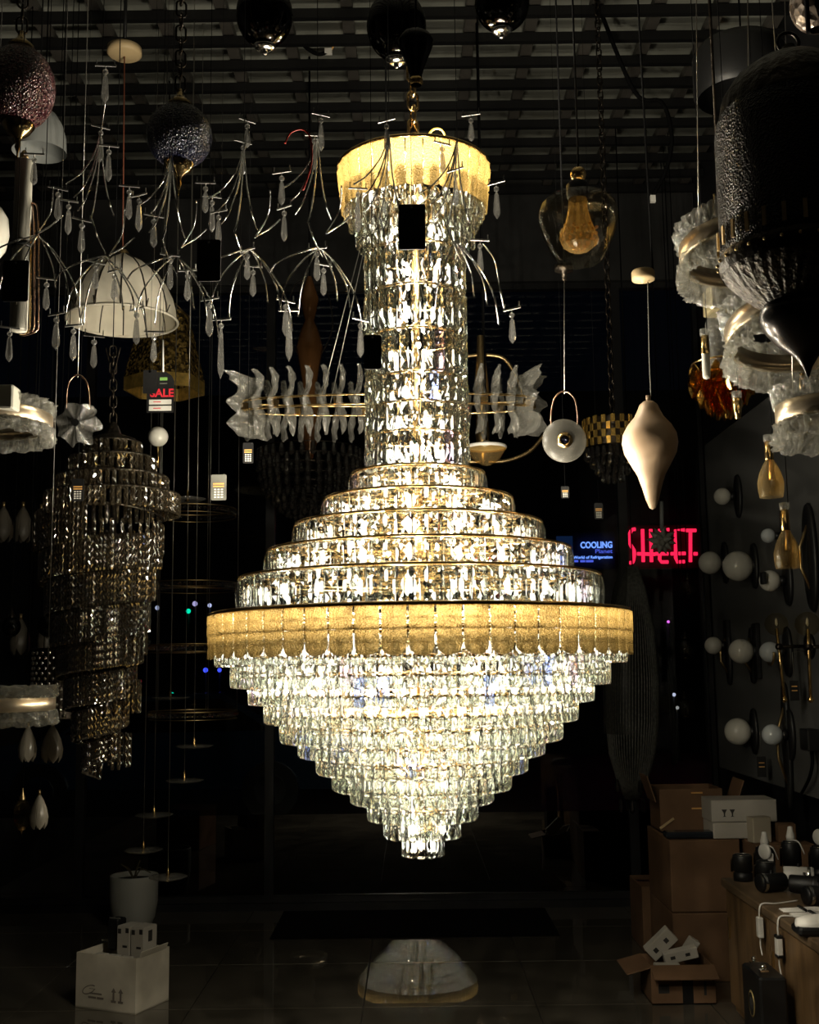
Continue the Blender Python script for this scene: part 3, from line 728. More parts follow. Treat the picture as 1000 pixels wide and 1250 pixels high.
MB().tube([(c.x+pr[0][0]*math.cos(ang(i/4)), c.y+pr[0][0]*math.sin(ang(i/4)), c.z-.008) for i in range(4*n)], .006, 6, True).build('rim', M['linen'], t)
MB().lathe(L(149,390,Y,[(7,316),(8,310),(4,305),(.5,304)]), 16, c).build('finial', M['dull_brass'], t)
MB().lathe([(.001,-.03),(.07,-.026),(.082,-.018),(.082,.014),(.06,.02),(.001,.02)], 32, rz_).build('ceiling_rose', M['beige'], t)
MB().tube([P(150,305,Y), rz_], .0035, 6).build('cord', pbr('brown red cord', (.20, .06, .03), .7), t); MB().tube([rz_, (rz_.x, rz_.y, ZC+.14)], .01, 6).build('mount', M['black'], t)
# mottled gold shade
Y = 6.35; t = thing('gold_shade_pendant', 'flared six sided pendant of mottled gold glass behind the ivory dome shade', 'pendant lamp', P(201, 482, Y)); c = P(201, 470, Y)
r0, r1 = S(50,Y), S(30,Y); hz = P(201,385,Y).z-c.z
for i in range(6):
    a0, a1 = PI/3*i+.35, PI/3*(i+1)+.35
    def q_(r_, a, z): return (c.x+r_*math.cos(a), c.y+r_*math.sin(a), c.z+z)
    def slab(mb, lo, hi, ra, rb, g):
        aa, bb = a0+g, a1-g
        v = [q_(ra,aa,lo), q_(ra,bb,lo), q_(rb,bb,hi), q_(rb,aa,hi), q_(ra-.012,aa,lo), q_(ra-.012,bb,lo), q_(rb-.012,bb,hi), q_(rb-.012,aa,hi)]
        return mb.add(v, [(0,1,2,3),(7,6,5,4),(0,4,5,1),(1,5,6,2),(2,6,7,3),(3,7,4,0)])
    slab(MB(), .03, hz, r0, r1, .02).build('glass_panel', M['gold_mottle'], t); slab(MB(), -.045, .028, r0*1.0, r0, .01).build('base_strip', M['gold_leaf'], t)
MB().tube([q_(r1, PI/3*i+.35, hz) for i in range(6)], .008, 6, True).build('top_frame', M['dull_brass'], t)
for i in range(3): MB().tube([q_(r1, PI*2/3*i+.35, hz), (c.x, c.y, c.z+hz+.12)], .004, 5).build('hanger', M['dull_brass'], t)
cable(t, (c.x, c.y, c.z+hz+.12), .004)
# grey shade behind the red globe
Y = 4.4; t = thing('grey_shade_pendant', 'plain grey fabric shade hanging behind the red mosaic globe', 'pendant lamp', P(50, 186, Y)); c = P(48, 186, Y)
MB().lathe(L(48,186,Y,[(34,186),(33,168),(28,152),(20,140),(10,134),(3,133)]), 32, c).build('shade', M['grey_fabric'], t); cable(t, P(48,134,Y), .003)
# tube pendant with brass loops
Y = 2.75; t = thing('tube_pendant', 'two stacked grey alabaster tubes with looped brass rods behind a black price tag', 'pendant lamp', P(22, 412, Y)); c = P(22, 412, Y)
for a, b in ((196, 296), (302, 404)): MB().lathe(L(22,412,Y,[(.5,b),(10,b),(11,b-2),(11,a+2),(10,a),(.5,a)]), 28, c).build('tube', M['alabaster'], t)
MB().lathe(L(22,412,Y,[(12,302),(12,296)]), 28, c, cap=True).build('collar', M['black'], t); MB().lathe(L(22,412,Y,[(5,196),(5,188),(2,184)]), 16, c, cap=True).build('top_cap', M['dull_brass'], t)
for k, x in enumerate((37, 42, 47)):
    MB().tube(bez([P(24+k,409,Y), P(30+k,409,Y), P(x-3,404,Y), P(x,390,Y), P(x,300,Y), P(x-1,258,Y), P(x-6,248,Y), P(26,250,Y)], 5), S(1.1,Y), 6).build('brass_rod', M['copper'] if k else M['brass'], t)
cable(t, P(22,186,Y), .003)
# bowl at the left edge
Y = 3.2; t = thing('bowl_pendant', 'white glass bowl pendant at the wall side of the grey tube pendant', 'pendant lamp', P(-18, 322, Y)); c = P(-18, 322, Y)
MB().lathe(L(-18,322,Y,[(.5,322),(14,318),(24,304),(28,285),(26,266),(18,254),(8,250)]), 32, c).build('bowl', M['opal'], t); cable(t, P(-18,250,Y), .003)
# ------------------------------------------------------------------ ring pendants of rippled glass with champagne bands
def ripple(w, h, t, seed, up):
    """rippled glass plate: ragged outer edge, uneven thickness; x across, z up from 0 (or down)"""
    q = random.Random(seed); k, n = 11, 6; s_ = 1 if up else -1
    edge = [h*(.84+.16*math.sin(PI*i/(k-1))-.10*q.random()) for i in range(k)]
    v = []
    for side in (-1, 1):
        for j in range(n):
            for i in range(k):
                x = -w/2+w*i/(k-1); z = edge[i]*j/(n-1)
                v.append((x+q.uniform(-.2,.2)*w/k*(0 < i < k-1), side*t/2+q.uniform(-.55,.55)*t-.2*h*(j/(n-1))**2, s_*(z+q.uniform(-.2,.2)*h/n*(0 < j < n-1))))
    f = []
    for sd in (0, 1):
        o = sd*n*k
        for j in range(n-1):
            for i in range(k-1):
                a, b, c, d = o+j*k+i, o+j*k+i+1, o+j*k+k+i+1, o+j*k+k+i
                f += [(a, b, c), (a, c, d)] if sd == 0 else [(c, b, a), (d, c, a)]
    rim = [j*k for j in range(n)] + [(n-1)*k+i for i in range(1, k)] + [j*k+k-1 for j in range(n-2, -1, -1)] + list(range(k-2, 0, -1))
    f += [(rim[i], rim[(i+1)%len(rim)], rim[(i+1)%len(rim)]+n*k, rim[i]+n*k) for i in range(len(rim))]
    return v, f
def glass_ring(t, c, r, bh, gh, tilt, nseg, seed, name='band'):
    m = TR(*c) @ tilt
    b = MB().lathe([(r, -bh/2), (r+.004, -bh/2+.003), (r+.004, bh/2-.003), (r, bh/2), (r-.012, bh/2), (r-.012, -bh/2)], 64, (0,0,0), m, closed=True).build('ring_band', M['champagne'], t)
    base_ = wloc(t)
    for up in (True, False):
        mes = [MB().add(*ripple(2*PI*r/nseg*1.10, gh*(1 if up else 1.25), .014, seed+k+10*up, up)).mesh('rippled_glass', M['ice']) for k in range(4)]
        for i in range(nseg):
            inst('rippled_glass', mes[(i*7+i//3) % 4], t, TR(*(-base_)) @ m @ RZ(2*PI*(i+.3*up)/nseg) @ TR(0, -r+.004, (bh/2 if up else -bh/2)*.9))
t = thing('ring_pendant', 'two rippled glass rings with champagne bands hung one above the other at the dark wall', 'pendant lamp', P(-25, 885, 3.0))
for y in (513, 860): glass_ring(t, P(-25, y, 3.0), S(86, 3.0), S(17, 3.0), S(15, 3.0), Matrix.Identity(4), 20, 5)
for x in (57, -100, -30): MB().tube([P(x, 858, 3.0), Vector((P(x,858,3.0).x, 3.0, ZC+.14))], .0011, 5).build('hanging_wire', M['dim_wire'], t)
b_ = P(4, 487, 2.86); MB().bbox(b_, (S(34,2.86), S(30,2.86), S(30,2.86)), .004).build('driver_box', M['alabaster'], t)
YR = 2.7
t = thing('ring_pendant', 'cascade of three rippled glass rings with champagne bands behind the dark pierced lantern', 'pendant lamp', P(985, 545, YR))
for x, y, r_, k, ti in ((908, 306, 78, 1, 9), (985, 402, 98, 2, 12), (1012, 504, 62, 3, 2)):
    glass_ring(t, P(x, y, YR), S(r_, YR), S(24, YR), S(25, YR), RX(R(-ti)), 16 if k < 3 else 12, 20*k)
    for dx in (-.7, .7): MB().tube([P(x+dx*r_, y-10, YR), Vector((P(x+dx*r_*.5,0,YR).x, YR, ZC+.14))], .0014, 5).build('hanging_wire', M['steel_cord'], t)
MB().tube([P(872,237,YR-.1), P(872,262,YR-.1)], S(1.4,YR), 8).build('brass_stem', M['brass'], t); MB().tube([P(979,456,YR), P(979,476,YR)], S(3,YR), 10).build('brass_stem', M['brass'], t)
# ------------------------------------------------------------------ dark pierced lantern
Y = 2.15; t = thing('pierced_lantern', 'large dark bronze pierced metal lantern with tapering ribbed foot on a cord', 'lantern', P(985, 462, Y)); c = P(987, 462, Y)
pm, nt, out = new_mat('pierced dark metal'); b = N(nt, 'ShaderNodeBsdfPrincipled'); nt.links.new(b.outputs[0], out.inputs[0])
b.inputs['Base Color'].default_value = (.010,.008,.007,1); b.inputs['Metallic'].default_value = .8; b.inputs['Roughness'].default_value = .3
tc = N(nt, 'ShaderNodeTexCoord'); vo = N(nt, 'ShaderNodeTexVoronoi'); vo.inputs['Scale'].default_value = 230; nt.links.new(tc.outputs['Object'], vo.inputs[0])
bp = N(nt, 'ShaderNodeBump'); bp.inputs['Strength'].default_value = 1; bp.inputs['Distance'].default_value = .01; nt.links.new(vo.outputs['Distance'], bp.inputs['Height']); nt.links.new(bp.outputs[0], b.inputs['Normal'])
MB().lathe(L(987,462,Y,[(97,310),(99,300),(99,160),(97,148),(92,138)]), 64, c).build('body', pm, t)
MB().lathe(L(987,462,Y,[(92,138),(88,118),(72,96),(48,80),(22,70),(10,66),(8,56)]), 96, c, wob=lambda a, z: 1+.006*math.cos(24*a)).build('dome', M['bronze'], t)
MB().lathe(L(987,462,Y,[(98,330),(101,322),(101,312),(97,306)]), 64, c).build('collar', M['bronze'], t)
MB().lathe(L(987,462,Y,[(50,372),(64,362),(80,348),(92,336),(98,328)]), 96, c, smooth=False, wob=lambda a, z: 1+.012*math.cos(60*a+90*z)).build('ribbed_foot', pbr('aged dark metal', (.03,.025,.02), .32, .9, .4, 30, .6, 90), t)
MB().lathe(L(987,462,Y,[(.5,462),(6,448),(14,436),(20,430),(34,420),(44,408),(52,398),(56,388),(54,378),(48,370)]), 48, c).build('foot_cap', pbr('gloss dark metal', (.03,.026,.024), .22, .8), t)
me = MB().ball((0,0,0), S(2.2,Y), 8).mesh('stud', M['dull_brass'])
for i in range(30): a = 2*PI*i/30; inst('stud', me, t, TR(S(101,Y)*math.cos(a), S(101,Y)*math.sin(a), P(987,317,Y).z-c.z))
me = MB().box((0,0,0), (S(5,Y), .004, S(24,Y))).mesh('slot_plate', M['dull_brass'])
for i in range(26): a = 2*PI*i/26; inst('slot_plate', me, t, TR(0,0,P(987,290,Y).z-c.z) @ RZ(a) @ TR(0,-S(99.5,Y),0))
MB().tube([c+Vector((S(14,Y)*math.cos(2*PI*i/16), 0, P(987,52,Y).z-c.z+S(14,Y)*math.sin(2*PI*i/16))) for i in range(16)], .004, 6, True).build('hanging_ring', M['bronze'], t); cable(t, P(987,40,Y), .005)
# ------------------------------------------------------------------ amber leaf chandelier and brass drop pendants
Y = 3.3; t = thing('leaf_chandelier', 'amber glass leaf chandelier with brass box canopy and ice glass column', 'chandelier', P(884, 512, Y)); c = P(884, 512, Y)
MB().bbox(P(884,367,Y), (S(44,Y), S(40,Y), S(33,Y)), .004).build('canopy_box', pbr('pale brass', (.62,.52,.30), .35, .7), t)
MB().lathe(L(884,512,Y,[(18,452),(24,446),(22,430),(18,410),(17,394),(12,385)]), 32, c, wob=lambda a, z: 1+.03*math.sin(9*a+40*z)).build('glass_column', M['ice'], t)
leaf = [(0,0),(.28,-.18),(.46,-.45),(.40,-.72),(0,-1),(-.40,-.72),(-.46,-.45),(-.28,-.18)]
me = MB().prism([(x*S(16,Y), z*S(40,Y)) for x, z in leaf], .010).mesh('amber_leaf', M['amber'])
for k, (n_, r_, y) in enumerate(((14, 36, 446), (11, 27, 458), (8, 18, 468), (5, 8, 474))):
    MB().tube([c+Vector((S(r_,Y)*math.cos(2*PI*i/24), S(r_,Y)*math.sin(2*PI*i/24), P(884,y-2,Y).z-c.z)) for i in range(24)], .003, 6, True).build('leaf_hoop', M['brass'], t)
    for i in range(n_): inst('amber_leaf', me, t, TR(0,0,P(884,y,Y).z-c.z) @ RZ(2*PI*(i+.4*k)/n_) @ TR(0,-S(r_,Y),0) @ RZ(.5))
MB().tube([P(884,350,Y), (P(884,350,Y).x, Y, ZC+.14)], .005, 8).build('stem', M['bronze'], t)
def drop_pendant(px, y0, yb, y1, Y, label, bell):
    t = thing('brass_drop_pendant', label, 'pendant lamp', P(px, y1, Y), 'slim brass drop pendants'); c = P(px, y1, Y)
    MB().lathe(L(px,y1,Y,[(5.5,y0+8),(6,y0+7),(6,y0),(1,y0-1)]), 16, c, cap=True).build('clear_cap', M['ice'], t)
    MB().lathe(L(px,y1,Y,[(5,yb),(5.5,yb-1),(5,y0+8)]), 20, c, cap=True).build('brass_sleeve', M['brass'], t)
    if bell == 2:
        MB().lathe(L(px,y1,Y,[(14,y1),(15.5,y1-8),(16,y1-18),(13,y1-30),(8,y1-40),(5,yb)]), 28, c).build('glass_bell', M['amber_clear'], t); MB().tube([P(px,yb,Y), P(px,yb+24,Y)], S(3.5,Y), 10).build('lamp_core', M['dull_brass'], t)
    elif bell == 1: MB().lathe(L(px,y1,Y,[(.5,y1),(4,y1-1),(5,y1-4),(5,yb)]), 18, c).build('glass_rod', M['opal'], t)
    else: MB().lathe(L(px,y1,Y,[(3.5,y1),(6.5,yb)]), 18, c, cap=True).build('brass_cone', M['brass'], t)
    cable(t, P(px, y0, Y), .0014, M['cord'])
drop_pendant(863, 402, 433, 463, 3.0, 'slim brass pendant with a frosted glass rod before the amber leaf chandelier', 1)
drop_pendant(901, 478, 490, 511, 3.0, 'small brass cone pendant hanging below the amber leaf chandelier', 0)
drop_pendant(942, 531, 562, 607, 3.1, 'brass pendant with amber glass bell, the upper of two before the grey panel', 2)
drop_pendant(962, 614, 648, 694, 3.1, 'brass pendant with amber glass bell, the lower of two before the grey panel', 2)
# ------------------------------------------------------------------ ring of ruffled ice glass fins
Y = 4.6; t = thing('fin_chandelier', 'wide brass ring chandelier with upright ruffled ice glass fins behind the crystal column', 'chandelier', P(475, 545, Y)); c = P(475, 497, Y)
RXF, RYF = S(182, Y), .11
def fin(seed):
    """upright ruffled glass fin: x = thickness, y = in and out of the ring, z up"""
    q = random.Random(seed); h = S(80, Y); n, kk = 17, 7; v = []; f = []
    for s_ in (-1, 1):
        for i in range(n):
            u = i/(n-1); z = h*.54 - h*u
            if u < .06: w0, w1 = -S(16,Y), -S(9,Y)
            else: w0, w1 = -S(8+4*math.sin(u*17)+2*u, Y), S(6+5*abs(math.sin(u*7+.4))+7*u, Y)
            for k in range(kk):
                e = k in (0, kk-1) or i in (0, n-1)
                v.append((s_*S(2.6,Y)*(.25 if e else 1)+q.uniform(-1,1)*S(1.5,Y)+S(2.6,Y)*math.sin(u*8+.3*k), w0+(w1-w0)*k/(kk-1)+q.uniform(-1,1)*S(1.4,Y), z+q.uniform(-1,1)*S(1.2,Y)))
    for sd in (0, 1):
        o = sd*n*kk
        for i in range(n-1):
            for k in range(kk-1):
                a, b, c_, d = o+i*kk+k, o+i*kk+k+1, o+i*kk+kk+k+1, o+i*kk+kk+k
                f += [(a, b, c_), (a, c_, d)] if sd == 0 else [(c_, b, a), (d, c_, a)]
    rim = [i*kk for i in range(n)] + [(n-1)*kk+k for k in range(1, kk)] + [i*kk+kk-1 for i in range(n-2, -1, -1)] + list(range(kk-2, 0, -1))
    f += [(rim[(i+1)%len(rim)], rim[i], rim[i]+n*kk, rim[(i+1)%len(rim)]+n*kk) for i in range(len(rim))]
    return v, f
mes = [MB().add(*fin(40+k)).mesh('ice_fin', M['ice']) for k in range(4)]
# equal steps along the long oval
ell = [(RXF*math.cos(2*PI*i/720), RYF*math.sin(2*PI*i/720)) for i in range(720)]
acc = [0]
for i in range(720): acc.append(acc[-1]+math.dist(ell[i], ell[(i+1) % 720]))
NF = 36
for i in range(NF):
    s_ = acc[-1]*(i+.3)/NF; k = max(j_ for j_ in range(720) if acc[j_] <= s_); ex, ey = ell[k]
    nx_, ny_ = ex/RXF**2, ey/RYF**2
    inst('ice_fin', mes[i % 4], t, TR(c.x-t.location.x+ex, ey, c.z-t.location.z) @ RZ(math.atan2(ny_, nx_)+PI/2) @ Matrix.Diagonal((1, 1.9 if abs(ex) > .9*RXF else 1, 1, 1)))
for dz_, rr_ in ((S(9,Y), .005), (-S(3,Y), .005)): MB().tube([c+Vector((ell[i][0], ell[i][1], dz_)) for i in range(0, 720, 10)], rr_, 6, True).build('ring_rail', M['brass'], t)
me = MB().box((0,0,0), (S(9,Y), .012, S(8,Y))).mesh('rail_block', M['brass'])
for i in range(12): ex, ey = ell[(i*60+20) % 720]; inst('rail_block', me, t, TR(c.x-t.location.x+ex, ey, c.z-t.location.z+S(2,Y)))
rF = RXF*.62
for a in (0.9, 2.3, 3.9, 5.4): MB().tube([c+Vector((rF*math.cos(a), RYF*math.sin(a), S(10,Y))), (c.x, c.y, P(475,180,Y).z)], .0022, 5).build('hanging_wire', M['steel_cord'], t)
cable(t, (c.x, c.y, P(475,180,Y).z), .004)
# ------------------------------------------------------------------ smoky crystal spiral on the left
Y = 4.1; t = thing('spiral_chandelier', 'tall unlit smoky crystal chandelier tapering downwards in a spiral on a chain', 'chandelier', P(138, 965, Y)); c = P(138, 965, Y)
prs = []
def hang(n, r, y, w, h, cx=138, a0=0, a1=2*PI):
    for i in range(n):
        a = a0+(a1-a0)*(i+.5*random.random())/n
        prs.append((round(w,1), round(h), TR(P(cx,y,Y).x, Y, P(cx,y,Y).z) @ RZ(a) @ TR(0,-S(r,Y),0) @ RZ(random.uniform(-.5,.5)), max(.02, math.cos(a))))
for y, r in ((541, 34), (560, 51), (583, 66), (604, 80)): hang(round(r*2*PI/8), r, y, 6, 26); MB().tube([Vector((P(138,y,Y).x+S(r,Y)*math.cos(q*PI/20), Y+S(r,Y)*math.sin(q*PI/20), P(138,y,Y).z)) for q in range(40)], .004, 6, True).build('hoop', M['bronze'], t)
for k in range(760):
    u = k/760; a = -u*2*PI*7.5; r = 66*(1-u)**.75+12; prs.append((5.0, 30+16*(1-u), TR(P(138+4*u,0,Y).x, Y, P(138,622+300*u,Y).z) @ RZ(a) @ TR(0,-S(r,Y),0) @ RZ(random.uniform(-.6,.6)), max(.03, math.cos(a))))
for y, r in ((640, 60), (690, 48), (760, 40), (830, 32), (895, 20)): hang(round(r*2*PI/11), r, y, 5, 40)
prs.sort(key=lambda p: -p[3]); cache = {}
for w, h, m, s_ in prs[:300]:
    k = (w, round(h/6)*6)
    if k not in cache: cache[k] = MB().add(*rod(S(w,Y), S(k[1],Y), S(w*.45,Y), .016)).mesh('crystal_prism', M['smokedrop'])
    inst('crystal', cache[k], t, TR(*(-t.location)) @ m)
rest = MB()
for w, h, m, s_ in prs[300:]: rest.add(*rod(S(w,Y), S(h,Y), S(w*.45,Y), .016), m)
rest.build('crystal_fringe', M['smokedrop'], t, kind='stuff')
coil = [Vector((P(138+4*u,0,Y).x+S(66*(1-u)**.75+12,Y)*math.sin(u*2*PI*6.5*1), Y-S(66*(1-u)**.75+12,Y)*math.cos(u*2*PI*6.5), P(138,621+300*u,Y).z)) for u in [i/160 for i in range(161)]]
MB().tube(coil, .003, 6).build('spiral_rail', M['bronze'], t); MB().tube([P(138,520,Y), P(140,930,Y)], .012, 8).build('stem', M['bronze'], t)
MB().lathe(L(138,541,Y,[(30,541),(28,536),(10,530),(6,520),(2,515)]), 24, P(138,541,Y)).build('top_cap', M['bronze'], t); chain(t, P(138,516,Y), P(138,424,Y), .045, .0032, M['bronze']); cable(t, P(138,426,Y), .002)
for s_ in (-1, 1): MB().tube(bez([P(138+s_*9,424,Y), P(138+s_*4,444,Y), P(138,462,Y)], 5), .003, 6).build('chain_fork', M['bronze'], t)
# ------------------------------------------------------------------ pierced beaded drum
Y = 4.9; t = thing('bead_drum_pendant', 'dark drum pendant set with rows of bright metal beads beside the crystal spiral', 'pendant lamp', P(74, 876, Y)); c = P(74, 834, Y); rD = S(34, Y)
MB().lathe([(rD*.96, -S(41,Y)), (rD*.97, S(41,Y))], 40, c).build('drum', M['bronze'], t)
for y in (-41, 41): MB().tube([c+Vector((rD*math.cos(2*PI*i/40), rD*math.sin(2*PI*i/40), S(y,Y))) for i in range(40)], .004, 6, True).build('drum_rim', M['bronze'], t)
me = MB().ball((0,0,0), S(2.3,Y), 8).mesh('metal_bead', pbr('bright metal bead', (.9,.85,.78), .12, 1))
for j in range(13):
    for i in range(22): a = 2*PI*(i+.5*(j % 2))/22; inst('metal_bead', me, t, TR(rD*math.cos(a), rD*math.sin(a), c.z-t.location.z+S(-37+6.1*j,Y)))
cable(t, P(74,793,Y), .002)
# ------------------------------------------------------------------ tulip pendants
def tulip(px, py, w, h, Y, mat, label, group):
    t = thing('tulip_pendant', label, 'pendant lamp', P(px, py+h/2, Y), group); c = P(px, py+h/2, Y); n = 6; H = S(h, Y); W = S(w/2, Y)
    prof = [(.12,1.0),(.42,.86),(.80,.62),(1.0,.36),(.92,.14),(.62,0)]
    for i in range(n):
        a = 2*PI*i/n; v = []
        for k, (r_, z) in enumerate(prof):
            wd_ = .62*(1 if k < 4 else (.75 if k == 4 else .12))
            for q in (-1, 0, 1): v.append((c.x+W*r_*math.cos(a+q*wd_)*(1 if q else 1.04), c.y+W*r_*math.sin(a+q*wd_)*(1 if q else 1.04), c.z+H*z))
        MB().add(v, [(k*3+q, k*3+q+1, k*3+q+4, k*3+q+3) for k in range(5) for q in range(2)], None, True).build('petal', mat, t)
    MB().tube([c+Vector((0,0,H*.98)), c+Vector((0,0,H*1.14))], W*.16, 8).build('stem_cap', M['dull_brass'], t); cable(t, c+Vector((0,0,H*1.1)), .0018)
g = 'tulip pendants at the dark wall'
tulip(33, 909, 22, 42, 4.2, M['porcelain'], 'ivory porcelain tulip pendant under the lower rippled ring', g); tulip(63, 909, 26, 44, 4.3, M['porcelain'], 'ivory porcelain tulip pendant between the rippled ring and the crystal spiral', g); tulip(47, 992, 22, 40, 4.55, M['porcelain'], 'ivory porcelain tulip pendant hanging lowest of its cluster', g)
for a, b, y_ in ((3, 640, 6.4), (27, 640, 6.55), (49, 643, 6.7), (24, 778, 6.95), (58, 776, 6.65), (84, 770, 6.85)): tulip(a, b, 25, 44, y_, M['dim_glass'], 'dim painted glass tulip pendant like a faint reflection near the dark wall, in the %s row' % ('upper' if b < 700 else 'lower'), 'tulip pendants painted dim')
globe_lamp(27, 994, 10, 18, 4.7, 'cut_glass_pendant', 'small dark cut glass pendant beside the lowest tulip pendant', M['smokecut'], M['dull_brass'], 6, False)
globe_lamp(14, 765, 11, 12, 5.4, 'smoke_ball_pendant', 'small smoke glass ball pendant above the lower rippled ring', M['smoke'], M['bronze'], 4, False); globe_lamp(58, 764, 12, 13, 5.5, 'smoke_ball_pendant', 'small smoke glass ball pendant over the beaded drum', M['smoke'], M['bronze'], 4, False)
# ------------------------------------------------------------------ glass dish pendants and beaded rings before the window
for k, (px, py, lb) in enumerate(((188, 997, 'just above the pot rim one'), (175, 1040, 'right over the plant pot rim'), (205, 1073, 'lowest, beside the plant pot'), (225, 955, 'well below the beaded rings'), (237, 913, 'just under the lowest beaded ring'), (208, 854, 'inside the lowest beaded ring'), (229, 612, 'inside the topmost beaded ring'))):
    Y = (5.9, 5.75, 5.62, 5.9, 5.75, 6.02, 5.45)[k]; t = thing('dish_pendant', 'thin wavy glass dish pendant with brass tip, ' + lb, 'pendant lamp', P(px, py+3, Y), 'glass dish pendants'); c = P(px, py, Y)
    MB().lathe([(.008,.012),(.04,.008),(S(16,Y),.0),(S(22,Y),.010),(S(22,Y),.013),(S(16,Y),.004),(.04,.012),(.008,.016)], 32, c, wob=lambda a, z: 1+.06*math.cos(5*a)).build('dish', M['ice'], t)
    MB().lathe([(.009,0),(.010,.02),(.006,.04),(.002,.055)], 10, c, cap=True).build('brass_tip', M['brass'], t); cable(t, c+Vector((0,0,.05)), .0018, M['steel_cord'])
Y = 7.15; t = thing('beaded_ring_pendant', 'four thin beaded rings hung one below another on steel wires by the window', 'pendant lamp', P(236, 872, Y))
for y in (622, 712, 787, 868):
    c = P(236, y, Y); r_ = S(52, Y)
    for dz_, q in ((0, .0045), (S(9,Y), .003)): MB().tube([c+Vector((r_*math.cos(2*PI*i/48), r_*math.sin(2*PI*i/48), -dz_)) for i in range(48)], q, 6, True).build('ring', M['dull_brass'], t)
    me = MB().ball((0,0,0), S(2.4,Y), 8).mesh('glass_bead', M['cut'])
    for i in range(56): a = 2*PI*i/56; inst('glass_bead', me, t, TR(*(c-t.location)) @ TR(r_*math.cos(a), r_*math.sin(a), -S(4,Y)))
for i in range(5): a = 2*PI*i/5+.2; MB().tube([P(236,868,Y)+Vector((S(52,Y)*math.cos(a), S(52,Y)*math.sin(a), 0)), Vector((P(236,868,Y).x+S(52,Y)*math.cos(a), Y+S(52,Y)*math.sin(a), ZC+.14))], .002, 5).build('hanging_wire', M['steel_cord'], t)
# ------------------------------------------------------------------ dark crystal bowl, gold drum, strand spindle, brass arm pendant, dish
Y = 6.1; t = thing('crystal_bowl_chandelier', 'dark unlit crystal bowl chandelier with amber glass stem behind the fin ring', 'chandelier', P(378, 645, Y)); c = P(378, 560, Y)
cache = {}; me = MB().add(*drop_vf(S(8,Y), S(17,Y))).mesh('crystal_drop', M['darkdrop'])
for k in range(9):
    r_ = 64*math.cos(k/9*1.45); y = 550+72*math.sin(k/9*1.45); n_ = max(6, round(2*PI*r_/13)); hoop_ = [P(378,y,Y)+Vector((S(r_,Y)*math.cos(q*PI/18), S(r_,Y)*math.sin(q*PI/18), 0)) for q in range(36)]
    MB().tube(hoop_, .003, 5, True).build('bowl_hoop', M['bronze'], t)
    for i in range(n_): a = 2*PI*(i+.5*(k % 2))/n_; inst('crystal_drop', me, t, TR(*(P(378,y,Y)-t.location)) @ TR(S(r_,Y)*math.cos(a), S(r_,Y)*math.sin(a), 0))
MB().lathe(L(378,560,Y,[(4,560),(10,540),(14,500),(9,470),(12,450),(17,425),(12,405),(6,392),(9,380),(12,365),(7,350),(3,338)]), 24, c).build('amber_stem', pbr('dark amber glass', (.10,.045,.015), .12, .3), t); cable(t, P(378,338,Y), .006)
for s_ in (-1, 1): MB().tube(bez([P(378+s_*10,440,Y), P(378+s_*28,400,Y), P(378+s_*20,352,Y), P(378+s_*3,338,Y)], 8), .004, 5).build('chain_swag', M['bronze'], t)
Y = 5.4; t = thing('gold_drum_pendant', 'gold chequered drum pendant with dark crystal strands beneath, behind the blush pear', 'pendant lamp', P(748, 592, Y)); c = P(748, 530, Y); rD = S(36, Y)
MB().lathe([(rD*.95, -S(17,Y)), (rD*.95, S(17,Y))], 40, c).build('drum', M['bronze'], t)
me = MB().bbox((0,0,0), (S(5.6,Y), .010, S(9.6,Y)), .002).mesh('gold_tile', pbr('gold tile', (.62,.40,.10), .25, .9))
for j in range(4):
    for i in range(20): inst('gold_tile', me, t, TR(*(c-t.location)) @ RZ(2*PI*(i+.5*(j % 2))/20) @ TR(0,-rD,S(-13+8.8*j,Y)))
me = MB().add(*drop_vf(S(7,Y), S(15,Y))).mesh('crystal_drop', M['darkdrop'])
for k, r_ in enumerate((33, 26, 19, 12)):
    for i in range(round(r_*.75)): inst('crystal_drop', me, t, TR(*(P(748,548+9*k,Y)-t.location)) @ RZ(2*PI*i/round(r_*.75)) @ TR(0,-S(r_,Y),0))
chain(t, P(748,513,Y), (c.x, Y, ZC+.14), .05, .004, M['bronze'])
Y = 6.75; t = thing('strand_pendant', 'long grey bead strand pendant tapering to crystal drops by the window', 'pendant lamp', P(772, 992, Y)); c = P(772, 985, Y)
M['strand'] = pbr('dusty grey strand', (.07,.07,.06), .7, 0, .5, 60)
M['net'] = thin('fine bead net', (.55,.55,.52), .01, .4, .22, (.16,.16,.14))
for k in range(54):
    a = 2*PI*k/54; pr = [(6,692),(16,720),(26,770),(31,830),(31,880),(27,920),(17,955),(8,975)]
    MB().tube([P(772,y,Y)+Vector((S(r_,Y)*math.cos(a), S(r_,Y)*math.sin(a), 0)) for r_, y in pr], .005, 5).build('bead_strand', M['strand'], t)
MB().lathe(L(772,985,Y,[(30.0,895),(29.5,860),(29.5,830),(24,770),(14,720),(5,692)]), 32, c).build('net_sleeve', M['net'], t)
me = MB().add(*drop_vf(S(6,Y), S(16,Y))).mesh('crystal_drop', M['darkdrop'])
for k in range(14): a = 2*PI*k/14; r_ = 6+16*(k % 3)/2; inst('crystal_drop', me, t, TR(*(P(772,950+14*((k+1) % 3)*.9,Y)-t.location)) @ TR(S(r_,Y)*math.cos(a), S(r_,Y)*math.sin(a), 0))
cable(t, P(772,692,Y), .004)
Y = 5.6; t = thing('brass_arm_chandelier', 'chandelier of curved brass arms partly hidden behind the crystal column', 'chandelier', P(600, 570, Y)); c = P(590, 500, Y)
MB().lathe(L(590,570,Y,[(.5,566),(6,558),(9,530),(7,500),(10,480),(6,440),(4,410)]), 20, P(590,570,Y)).build('stem', M['dull_brass'], t)
